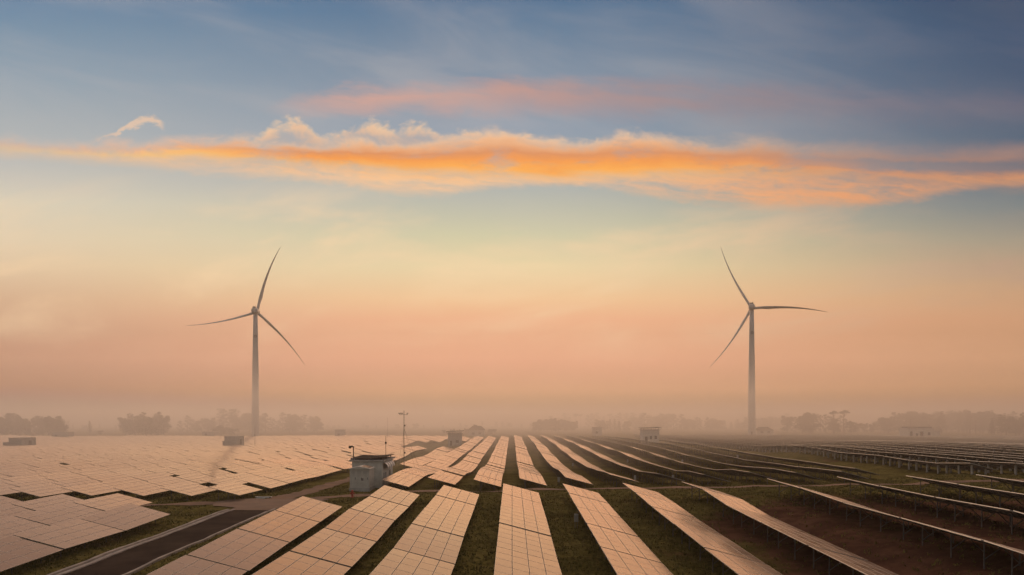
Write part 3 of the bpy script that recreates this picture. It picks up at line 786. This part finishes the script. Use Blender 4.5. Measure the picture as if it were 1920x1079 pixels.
# two shallow panel planes meeting in a valley above the slab
mb.hexa([(-0.2, 0.0, hh + .60), (2.2, 0.0, hh + .50), (2.2, 10, hh + .56), (-0.2, 10, hh + .66), (-0.2, 0.0, hh + .66), (2.2, 0.0, hh + .56), (2.2, 10, hh + .62), (-0.2, 10, hh + .72)])
mb.hexa([(2.25, 0.0, hh + .5), (4.9, 0.0, hh + .72), (4.9, 10, hh + .78), (2.25, 10, hh + .56), (2.25, 0.0, hh + .56), (4.9, 0.0, hh + .78), (4.9, 10, hh + .84), (2.25, 10, hh + .62)])
for xx in (0.3, 2.2, 4.3):
    for yy in (0.3, 5, 9.6): mb.bar((xx, yy, hh + .22), (xx, yy, hh + .53 + (0.12 if xx > 3 else 0.06 if xx < 1 else 0)), 0.09)
mb.build("roof_panels", M['darkroof'], mh)
mb = MB()
for k in range(4):
    y0 = 1.0 + k * 2.0
    for i in range(8):
        t0, t1 = i / 8 * math.pi / 2, (i + 1) / 8 * math.pi / 2
        pa = (4.5 + 0.72 * math.sin(t0), 2.98 + 0.8 * math.cos(t0)); pb = (4.5 + 0.72 * math.sin(t1), 2.98 + 0.8 * math.cos(t1))
        mb.hexa([(pa[0], y0, pa[1] - .05), (pb[0], y0, pb[1] - .05), (pb[0], y0 + 1.05, pb[1] - .05), (pa[0], y0 + 1.05, pa[1] - .05), (pa[0], y0, pa[1]), (pb[0], y0, pb[1]), (pb[0], y0 + 1.05, pb[1]), (pa[0], y0 + 1.05, pa[1])])
mb.build("awning_stripe", M['whitebox'], mh)
mb = MB()
for k in range(3):
    y0 = 2.06 + k * 2.0
    for i in range(8):
        t0, t1 = i / 8 * math.pi / 2, (i + 1) / 8 * math.pi / 2
        pa = (4.5 + 0.69 * math.sin(t0), 2.98 + 0.77 * math.cos(t0)); pb = (4.5 + 0.69 * math.sin(t1), 2.98 + 0.77 * math.cos(t1))
        mb.hexa([(pa[0], y0, pa[1] - .05), (pb[0], y0, pb[1] - .05), (pb[0], y0 + .93, pb[1] - .05), (pa[0], y0 + .93, pa[1] - .05), (pa[0], y0, pa[1]), (pb[0], y0, pb[1]), (pb[0], y0 + .93, pb[1]), (pa[0], y0 + .93, pa[1])])
mb.build("awning_cloth", M['greywall'], mh)
# transformer cabinet in front
cz = gz(-21.8, 113)
cb = empty("transformer_cabinet", (-23.2, 110.6, cz)); tag(cb, "pale grey metal transformer cabinet with pitched roof in front of the white hut", "cabinet")
mb = MB(); mb.box(-0.1, 2.85, -0.1, 4.0, -0.4, 0.45); mb.build("plinth", M['greywall'], cb)
mb = MB(); mb.box(0, 2.75, 0, 3.9, 0.452, 3.1); bd = mb.build("body", M['cabinet'], cb)
for (a, b) in ((0.12, 0.9), (0.95, 1.75), (1.8, 2.62)):
    mb = MB(); mb.box(a, b, -0.03, -0.002, 0.6, 2.95); dr = mb.build("door", M['cabinet'], cb)
    mb = MB(); mb.box(b - .13, b - .07, -0.07, -0.032, 1.65, 1.95); mb.build("handle", M['dark'], dr)
    mb = MB()
    for k in range(4): mb.box(a + .12, b - .12, -0.045, -0.031, 2.5 + k * .09, 2.54 + k * .09)
    mb.build("vent", M['greywall'], dr)
mb = MB(); mb.box(1.62, 1.95, -0.045, -0.031, 1.5, 1.85); mb.build("warning_plate", M['emblem'], cb)
for (a, b) in ((0.15, 1.3), (1.4, 2.5), (2.6, 3.75)):
    mb = MB(); mb.box(2.752, 2.78, a, b, 0.6, 2.95); mb.build("side_panel", M['cabinet'], cb)
mb = MB(); xm = 1.375
mb.hexa([(-.15, -.2, 3.102), (2.9, -.2, 3.102), (2.9, 4.1, 3.102), (-.15, 4.1, 3.102), (-.15, -.2, 3.2), (2.9, -.2, 3.2), (2.9, 4.1, 3.2), (-.15, 4.1, 3.2)])
mb.tri((-.15, -.2, 3.202), (2.9, -.2, 3.202), (xm, -.2, 3.55)); mb.tri((2.9, 4.1, 3.202), (-.15, 4.1, 3.202), (xm, 4.1, 3.55))
mb.quad((-.15, 4.1, 3.202), (-.15, -.2, 3.202), (xm, -.2, 3.55), (xm, 4.1, 3.55)); mb.quad((2.9, -.2, 3.202), (2.9, 4.1, 3.202), (xm, 4.1, 3.55), (xm, -.2, 3.55))
rf = mb.build("roof", M['cabinet'], cb)
mb = MB(); mb.hexa([(1.6, .3, 3.51), (2.7, .3, 3.26), (2.7, 3.5, 3.26), (1.6, 3.5, 3.51), (1.6, .3, 3.55), (2.7, .3, 3.30), (2.7, 3.5, 3.30), (1.6, 3.5, 3.55)], 0, 1)
mb.build("roof_panel", [M['frame'], M['glass']], rf)
# cctv pole on the hut roof
cc = empty("security_camera", (-23.9, 116.1, HZ + hh + 0.22)); tag(cc, "security camera on a short dark pole at the left roof corner of the hut", "camera")
mb = MB(); mb.box(-.28, .28, -.25, .25, 0, 0.45); mb.build("control_box", M['emblem'], cc)
mb = MB(); mb.tube([(0.1, 0, .4), (0.1, 0, 2.2)], .07, 8); mb.bar((0.1, 0, 2.05), (-0.45, 0, 2.05), 0.07); mb.build("pole", M['dark'], cc)
mb = MB(); mb.tube([(-.42, 0, 2.25), (-.42, 0, 2.0), (-.42, 0, 1.85)], [.2, .22, .1], 10); mb.tube([(-.1, -.2, 2.2), (-.1, .25, 2.2)], .11, 8); mb.build("camera_head", M['dark'], cc)

def pole_thing(name, label, cat, px, base_d, top_py, r, m_, extras=None, group=None):
    X = (px - 960) * base_d / F; z = gz(X, base_d); hgt = (790 - top_py) * base_d / F + CAM_Z - z
    t = empty(name, (X, base_d, z)); tag(t, label, cat, group)
    mb = MB(); mb.tube([(0, 0, -.4), (0, 0, hgt)], [r, r * 0.6], 8); mb.build("pole", M[m_], t)
    if extras: extras(t, hgt)
    return t
def mast_extras(t, h):
    mb = MB(); mb.bar((-0.95, 0, h - .9), (0.75, 0, h - .9), .07); mb.build("crossarm", M['steel'], t)
    for xx in (-.95, -.45, .6, .75):
        mb = MB(); mb.bar((xx, 0, h - .9), (xx, 0, h - .62), .05)
        if xx in (-.95, -.45):
            for k in range(3):
                a = k * 2.1; c = (xx + .2 * math.cos(a), .2 * math.sin(a), h - .6); mb.bar((xx, 0, h - .6), c, .03); mb.tube([(c[0] - .09, c[1], c[2]), (c[0] + .09, c[1], c[2])], [.12, .04], 8)
        else:
            mb.bar((xx - .15, 0, h - .58), (xx + .2, 0, h - .58), .04); mb.box(xx + .1, xx + .13, -.02, .02, h - .7, h - .46)
        mb.build("anemometer" if xx < 0 else "wind_vane", M['dark'], t)
    mb = MB()
    for k in range(12): mb.bar((-.05, -.1, h - 1.2 - k * .28), (.05, -.1, h - 1.2 - k * .28), .10, .06)
    mb.build("cable_clip", M['dark'], t)
    mb = MB(); mb.box(.06, .3, -.12, .12, h - 3.4, h - 3.05); mb.box(.06, .34, -.15, .15, h * .32, h * .32 + .3); mb.build("sensor_box", M['emblem'], t)
    for (xx, yy) in ((3.6, 1.2), (-1.2, 3.4), (-1.0, -3.2), (2.3, 2.8)):
        mb = MB(); mb.tube([(0, 0, h * .72), (xx, yy, -.1)], .014, 5); mb.build("guy_wire", M['steel'], t)
pole_thing("weather_mast", "tall slender weather mast with anemometer crossarm behind the white hut", "mast", 757.5, 165, 770, 0.085, 'steel', mast_extras)
def rod_extras(t, h):
    mb = MB(); mb.box(-.16, .16, -.16, .16, h - 1.5, h - 1.1); mb.build("beacon", M['dark'], t)
pole_thing("lightning_rod", "thin dark lightning rod between the white hut and the weather mast", "rod", 723.5, 150, 818, 0.06, 'steel', rod_extras)
pole_thing("lightning_rod", "thin pale rod in the left field right below the left wind turbine", "rod", 478, 300, 800, 0.07, 'steel')
pole_thing("lightning_rod", "faint thin rod rising from the haze left of the weather mast", "rod", 727, 400, 783, 0.08, 'steel')
def up_extras(t, h):
    mb = MB(); mb.bar((-1.0, 0, h - .8), (1.0, 0, h - .8), .16); mb.build("crossarm", M['bark'], t)
pole_thing("utility_pole", "utility pole right of the white building, the left one of the pair", "utility pole", 1819, 560, 787, 0.28, 'bark', up_extras, "pair of utility poles")
pole_thing("utility_pole", "utility pole right of the white building, the right one of the pair", "utility pole", 1829.5, 545, 788, 0.28, 'bark', up_extras, "pair of utility poles")

# other huts
def at(px, d): return (px - 960) * d / F
hut("equipment_hut", "small hazy hut with flat overhanging roof among the middle rows", at(840, 330), 330, 5.6, 6, 5.2, 'greywall', 0.6, pv=True, wins=((0.8, 1.8, 0.0, 2.1), (3.2, 4.6, 1.2, 2.4)), base=gz(at(850, 335), 335) + 0.2)
hut("equipment_hut", "pale hut with overhanging roof standing at the end of the right rows", at(1206, 300), 300, 6.2, 7, 4.7, 'plaster', 0.55, pv=True, wins=((0.7, 1.7, 0.0, 2.2), (2.6, 3.4, 1.2, 2.5), (4.4, 5.4, 1.2, 2.5)), base=gz(at(1220, 303), 303) + 0.3)
hut("equipment_hut", "grey box hut on the panel field in front of the left turbine", at(420.5, 312), 312, 5.0, 8.5, 4.3, 'greywall', 0.12, side_wins=((3.5, 6.0, 1.2, 3.3),), annex=(-0.9, 0.9, 0.6, 3, 2.3), base=gz(at(437, 316), 316) + 0.5)
hut("equipment_hut", "grey box hut with a low annex at the far left edge of the field", at(16, 305), 305, 5.3, 9.0, 3.9, 'greywall', 0.12, side_wins=((4.0, 6.2, 1.1, 3.0),), annex=(-2.4, 2.4, 0.3, 5, 2.2), base=gz(at(30, 309), 309) + 0.5)
hut("equipment_hut", "faint grey hut at the back edge of the left field below dense trees", at(98, 440), 440, 9.0, 6, 4.2, 'greywall', 0.2, wins=((1.5, 3, 1.5, 2.8),))
hut("equipment_hut", "faint hut behind the panel field, left of the box hut by the turbine", at(379, 470), 470, 7.5, 6, 3.8, 'greywall', 0.25, wins=((1.5, 3, 1.5, 2.8),))
hut("equipment_hut", "faint flat hut on the back edge of the field between turbine and white hut", at(628, 472), 472, 5.2, 5, 5.0, 'greywall', 0.2, wins=((1.5, 3, 1.5, 2.8),))
hut("equipment_hut", "faint grey hut in the haze below the middle tree belt", at(1112, 470), 470, 5.4, 5, 5.2, 'greywall', 0.3, wins=((1.5, 3, 1.5, 2.8),))
lb = hut("site_building", "long white building with dark windows standing beyond the right panel rows", at(1702, 400), 400, 13.2, 9, 5.2, 'plaster', 0.3,
         wins=((1.2, 2.5, 1.0, 3.4), (4.3, 5.3, 0.6, 2.4), (6.4, 8.1, 1.0, 3.4), (10.4, 11.7, 1.5, 3.0)), annex=(13.2, 4.0, 0.8, 7, 3.6), cat="building", base=gz(210, 405) + 0.7)
mb = MB(); mb.box(1.0, 12.4, -.2, 8, 5.423, 5.8); mb.build("parapet", M['darkroof'], lb)
mb = MB(); mb.tube([(2.0, 1, 5.5), (2.0, 1, 9.8)], .05, 6); mb.bar((11.5, 1, 5.5), (11.5, 1, 7.0), .08); mb.bar((10.8, 1, 6.7), (12.1, 1, 6.7), .08); mb.build("antenna", M['steel'], lb)
def house(label, px0, px1, d, wall_h, roof_h):
    x0, x1 = at(px0, d), at(px1, d); w = x1 - x0
    t = empty("farmhouse", (x0, d, gz(x0, d))); tag(t, label, "house")
    mb = MB(); mb.box(0, w, 0, 8, -.3, wall_h); mb.build("wall", M['greywall'], t)
    mb = MB(); A = [(-.5, -.5, wall_h), (w + .5, -.5, wall_h), (w + .5, 8.5, wall_h), (-.5, 8.5, wall_h)]; r0, r1 = (w * .22, 4, wall_h + roof_h), (w * .78, 4, wall_h + roof_h)
    mb.quad(A[0], A[1], r1, r0); mb.quad(A[2], A[3], r0, r1); mb.tri(A[1], A[2], r1); mb.tri(A[3], A[0], r0)
    mb.build("roof", M['darkroof'], t)
    for k in range(2):
        mb = MB(); mb.box(w * (.2 + .42 * k), w * (.38 + .42 * k), -.03, .05, 1.0, 2.3); mb.build("window", M['dark'], t)
house("faint low house with a hipped roof behind the middle rows", 879, 908, 520, 4.2, 2.6)
house("faint low house with a hipped roof right of the right turbine", 1420, 1450, 520, 3.0, 2.2)

# combiner boxes under the rows
CB = [("white combiner box on a post under the fifth near row", 1080.5, 66, None),
      ("white combiner box below the near end of the fifth middle row", 1047.8, 117, None),
      ("pale combiner box farther back under the fifth middle row", 1074, 170, None),
      ("white combiner box under the seventh middle row near the dirt track", 1190.8, 121, None),
      ("white combiner box farther back under the eighth middle row", 1176.7, 178, None),
      ("faint combiner box deep in the hazy middle rows", 1108, 250, None),
      ("white combiner box under the ninth middle row close to the track", 1262, 125, None),
      ("white combiner box between the ninth and tenth middle rows", 1279.5, 170, None),
      ("white combiner box under the outermost middle row by the grass", 1383, 178, None)]
for lab, px, d, _ in CB:
    X = at(px, d); z = gz(X, d)
    t = empty("combiner_box", (X, d, z)); tag(t, lab, "electrical box", "combiner boxes under the rows")
    mb = MB(); mb.box(-.17, .17, -.1, .1, .55, 1.22); mb.build("cabinet", M['greybox'], t)
    mb = MB(); mb.box(-.14, .14, -.115, -.102, .59, 1.18); mb.build("door", M['greybox'], t)
    mb = MB(); mb.bar((-.1, 0, -.3), (-.1, 0, .55), .05); mb.bar((.1, 0, -.3), (.1, 0, .55), .05); mb.build("stand", M['steel'], t)
# red hydrant-like marker by the track
hx, hy = at(668, 98), 95.6
t = empty("hydrant", (hx, hy, gz(hx, hy))); tag(t, "small red hydrant beside the dirt track in front of the grey cabinet", "hydrant")
mb = MB(); mb.tube([(0, 0, -.2), (0, 0, .1), (0, 0, .11), (0, 0, .75), (0, 0, .85)], [.22, .22, .14, .14, .08], 12); mb.build("barrel", M['red'], t)
mb = MB(); mb.tube([(-.3, 0, .55), (.3, 0, .55)], .08, 10); mb.tube([(0, -.28, .5), (0, 0, .5)], .09, 10); mb.build("nozzle", M['red'], t)
mb = MB(); mb.tube([(0, 0, .85), (0, 0, .95)], [.17, .10], 10); mb.build("cap", M['red'], t)
sx, sy = at(490, 97.5), 98.2
mb = MB(); mb.box(-1.0, 1.0, -.12, .12, -.1, .22); mb.box(-1.0, -.8, -.12, .5, -.1, .2); mb.box(.8, 1.0, -.12, .5, -.1, .2)
tag(mb.build("culvert_headwall", M['whitebox'], None, (sx, sy, gz(sx, sy))), "short white culvert headwall at the grass edge of the dirt track", "headwall")

# ------------------------------------------------------------------ trees
def tree_proto(kind, seed):
    r = random.Random(seed)
    tr = MB(); cr = MB()
    h = 1.0
    def leafball(c, rad, n, size):
        for _ in range(n):
            d = Vector((r.gauss(0, 1), r.gauss(0, 1), r.gauss(0, 1))).normalized() * (rad * r.random() ** 0.45)
            p = Vector(c) + Vector((d.x, d.y, d.z * 0.8))
            a = Vector((r.gauss(0, 1), r.gauss(0, 1), r.gauss(0, .6))).normalized(); b = a.cross(Vector((r.gauss(0, 1), r.gauss(0, 1), r.gauss(0, 1)))).normalized()
            s = size * r.uniform(.6, 1.3)
            cr.quad(p - a * s - b * s * .5, p + a * s - b * s * .5, p + a * s + b * s * .5, p - a * s + b * s * .5)
    if kind == 'round':
        tr.tube([(0, 0, -.03), (.01, 0, .25), (0, .01, .6)], [.030, .022, .010], 7)
        for k in range(15):
            a = k * 2.4 + r.random(); rr = r.uniform(.12, .30); zz = r.uniform(.14, .86)
            c = (math.cos(a) * rr * (1.15 - abs(zz - .5)), math.sin(a) * rr * (1.15 - abs(zz - .5)), zz)
            tr.tube([(0, 0, .22 + zz * .2), (c[0] * .6, c[1] * .6, zz * .85), c], [.014, .009, .004], 5)
            leafball(c, r.uniform(.11, .17), 130, .023)
        leafball((0, 0, .60), .27, 260, .024); leafball((0, 0, .30), .24, 200, .024)
    elif kind == 'tall':
        tr.tube([(0, 0, -.03), (.012, 0, .4), (0, .008, .75), (.01, 0, .97)], [.018, .013, .009, .003], 7)
        for k in range(14):
            zz = .14 + .06 * k + r.uniform(-.02, .02); a = k * 2.5; rr = .13 * (1.25 - zz) + r.uniform(0, .04)
            c = (math.cos(a) * rr, math.sin(a) * rr, zz)
            tr.tube([(0, 0, zz - .10), c], [.007, .003], 5)
            leafball(c, r.uniform(.06, .10), 70, .016)
        leafball((0, 0, .95), .05, 50, .014)
    elif kind == 'cone':
        tr.tube([(0, 0, -.03), (0, 0, .5), (0, 0, .97)], [.022, .014, .003], 7)
        for k in range(13):
            zz = .15 + .065 * k; rad = .19 * (1.02 - zz) + .02
            for q in range(3):
                a = k * 1.9 + q * 2.1; leafball((math.cos(a) * rad * .6, math.sin(a) * rad * .6, zz), rad * .62, 26, .016)
    elif kind == 'lollipop':
        tr.tube([(0, 0, -.03), (.02, 0, .4), (.0, .01, .85)], [.016, .012, .006], 7)
        for k in range(5):
            a = k * 1.3; c = (math.cos(a) * .07, math.sin(a) * .07, .88 + r.uniform(-.05, .06)); tr.tube([(0, 0, .7), c], [.006, .003], 5); leafball(c, .065, 90, .013)
    else:   # shrub
        tr.tube([(0, 0, -.05), (.02, 0, .3), (0, 0, .6)], [.05, .03, .01], 6)
        for k in range(7):
            a = k * .9 + r.random(); c = (math.cos(a) * .5 * r.random(), math.sin(a) * .5 * r.random(), r.uniform(.25, .7)); leafball(c, .3, 90, .05)
            tr.tube([(0, 0, .2), c], [.02, .008], 5)
    return tr.mesh("trunk", M['bark']), cr.mesh("crown", M['leaf'])
PROTO = {k: [tree_proto(k, 100 * i + len(k)) for i in range(n)] for k, n in (('round', 4), ('tall', 4), ('cone', 2), ('lollipop', 2), ('shrub', 2))}
def tree(kind, px, top, d, label, group=None, name=None, wide=1.0):
    X = at(px, d); z = gz(X, d); h = (790 - top) * d / F + CAM_Z - z
    tm, cm = random.choice(PROTO[kind])
    t = empty(name or ("shrub" if kind == 'shrub' else "tree"), (X, d, z), random.uniform(0, 6.28)); tag(t, label, "shrub" if kind == 'shrub' else "tree", group)
    s = h * random.uniform(.97, 1.03); t.scale = (s * wide, s * wide, s)
    link("trunk", tm, t); link("crown", cm, t)
def belt(n, px0, px1, top, d, kinds, label, group, wide=1.0, jit=5):
    for k in range(n):
        px = px0 + (px1 - px0) * (k + random.uniform(.1, .9)) / n
        tree(random.choice(kinds), px, top(px) + random.uniform(-jit, jit), random.uniform(*d), label, group, wide=wide * random.uniform(.85, 1.2))
lp = lambda pts: (lambda x: float(np.interp(x, [p[0] for p in pts], [p[1] for p in pts])))
belt(15, -20, 122, lp([(0, 782), (35, 778), (60, 786), (80, 781), (120, 786)]), (520, 580), ['round', 'round', 'tall'], "dark hazy tree in the dense clump at the far left", "trees in the far left clump", 1.1, 7)
tree('tall', 27, 773, 600, "pointed treetop rising highest above the far left clump", wide=1.2)
belt(9, 118, 235, lp([(118, 792), (235, 797)]), (800, 950), ['round', 'tall'], "faint tree in the misty belt between the two left clumps", "faint trees between the left clumps", 1.2)
tree('cone', 168, 788, 600, "small lone pointed tree between the two left clumps")
tree('shrub', 188, 806, 590, "low round shrub right of the small lone tree", wide=.9)
belt(10, 232, 312, lp([(230, 790), (250, 779), (280, 775), (300, 777), (315, 788)]), (530, 575), ['round', 'round', 'tall'], "dark tree in the broad clump left of the left turbine", "trees in the broad left clump", 1.1, 7)
belt(7, 335, 415, lp([(335, 788), (350, 781), (400, 784), (415, 792)]), (690, 760), ['round', 'tall'], "hazy tree in the pale clump just left of the turbine", "pale clump left of the turbine", 1.2, 4)
tree('shrub', 415, 795, 560, "dark shrub beside the box hut, left of the turbine tower", wide=1.2)
tree('shrub', 435, 801, 555, "low dark shrub right behind the grey box hut by the turbine", wide=1.3)
belt(26, 410, 598, lp([(410, 770), (430, 768), (500, 776), (560, 784), (600, 787)]), (680, 790), ['tall', 'tall', 'round'], "hazy tree in the wood behind the left turbine tower", "wood behind the left turbine", 1.35, 9)
belt(24, 600, 1000, lp([(600, 800), (700, 796), (850, 797), (920, 791), (1000, 792)]), (900, 1100), ['tall', 'round'], "very faint tree in the far misty belt behind the middle rows", "far misty belt in the middle", 1.5, 4)
belt(8, 820, 940, lp([(820, 804), (940, 802)]), (560, 640), ['shrub'], "faint shrub in the haze behind the middle huts", "shrubs behind the middle huts", 1.0, 2)
tree('lollipop', 891, 796, 560, "small tree rising above the faint house behind the middle rows", wide=1.6)
belt(11, 998, 1082, lp([(998, 787), (1040, 784), (1082, 788)]), (690, 740), ['round'], "hazy tree in the flat topped clump right of the middle rows", "flat topped clump", 1.1, 1.5)
belt(22, 1030, 1210, lp([(1030, 780), (1090, 776), (1200, 776)]), (950, 1100), ['tall', 'tall', 'lollipop'], "very faint slender tree behind the flat topped clump", "slender trees behind the clump", 1.3, 5)
belt(7, 1122, 1180, lp([(1122, 785), (1150, 786), (1180, 791)]), (700, 760), ['cone', 'round'], "hazy pointed tree left of the pale hut with overhanging roof", "pointed trees left of the hut", 1.2, 3)
belt(18, 1185, 1375, lp([(1185, 780), (1250, 776), (1300, 783), (1375, 788)]), (760, 880), ['tall', 'round'], "hazy tree in the belt between the pale hut and right turbine", "belt left of the right turbine", 1.5, 4)
belt(12, 1375, 1480, lp([(1375, 790), (1430, 782), (1480, 780)]), (850, 1000), ['tall', 'round'], "faint tree in the haze behind the right turbine tower", "faint trees behind the right turbine", 1.4, 5)
belt(14, 1470, 1640, lp([(1470, 784), (1500, 777), (1560, 779), (1600, 784), (1640, 790)]), (560, 640), ['round', 'tall', 'round'], "hazy tree in the clump right of the right turbine", "clump right of the right turbine", 1.15, 7)
tree('lollipop', 1563, 770, 560, "slender tree with a small flat crown above the right clump", wide=1.5)
tree('lollipop', 1583, 767, 550, "slender tree with the tallest round crown above the right clump", wide=1.7)
belt(36, 1636, 1945, lp([(1636, 786), (1680, 776), (1750, 774), (1810, 770), (1850, 772), (1945, 776)]), (600, 690), ['round', 'round', 'tall', 'cone'], "hazy tree in the long belt behind the white building", "long belt behind the white building", 1.35, 6)
belt(8, 1862, 1950, lp([(1862, 786), (1885, 777), (1950, 778)]), (490, 530), ['round', 'tall'], "dark tree in the near clump at the far right edge", "near clump at the right edge", 1.1, 6)
tree('cone', 1860, 783, 500, "pointed tree at the left end of the far right clump")

# ------------------------------------------------------------------ grass tufts on the near ground
def grass():
    mb = MB(); n = 0
    while n < 42000:
        y = 36 + 84 * random.random() ** 0.8
        x = random.uniform(-0.70, 0.70) * y
        if -31.8 < x < -26.2 and y < 86: continue
        yc = float(np.interp(x, [-60, -45, -35, -28, -18, 0, 30, 62], [91, 91.3, 92.5, 95, 98.5, 100, 100.5, 101.5]))
        if abs(y - yc) < 1.9: continue
        if -35.5 < x < -22.5 and 85 < y < 97.5: continue
        if abs(x + 28.8) < 1.7 and y > 94: continue
        if -24.5 < x < -19 and 110 < y: continue
        if x > 17 and y < 70 and random.random() < .75: continue
        z = gz(x, y); n += 1
        hgt = random.uniform(.07, .24)
        for k in range(3):
            a = random.uniform(0, 6.28); w = random.uniform(.03, .08); dx, dy = math.cos(a) * w, math.sin(a) * w
            ox, oy = random.uniform(-.15, .15), random.uniform(-.15, .15); lx, ly = random.uniform(-.15, .15), random.uniform(-.15, .15)
            mb.tri((x + ox - dx, y + oy - dy, z - .03), (x + ox + dx, y + oy + dy, z - .03), (x + ox + lx, y + oy + ly, z + hgt * random.uniform(.6, 1.1)))
    tag(mb.build("grass", M['grass']), "short dark grass between the near solar rows", "grass", kind='stuff')
grass()

# ------------------------------------------------------------------ haze, and the low mist bank lying on the far fields
def air(name, box, colour, density, aniso):
    mb = MB(); mb.box(*box)
    m = bpy.data.materials.new(name + "_air"); m.use_nodes = True; t = m.node_tree; t.nodes.clear()
    v = t.nodes.new('ShaderNodeVolumePrincipled'); o = t.nodes.new('ShaderNodeOutputMaterial')
    v.inputs['Color'].default_value = colour
    v.inputs['Density'].default_value = density
    v.inputs['Anisotropy'].default_value = aniso
    t.links.new(v.outputs[0], o.inputs['Volume'])
    tag(mb.build(name, m), kind='stuff')
air("haze", (-1330, 1330, -270, 1530, ZMIN - 1.0, 134.0), (0.98, 0.90, 0.82, 1), HAZE_D, 0.68)
air("mist", (-1320, 1320, MIST_Y, 1520, ZMIN - 0.7, 27.0), (1.0, 0.96, 0.91, 1), MIST_D, 0.62)
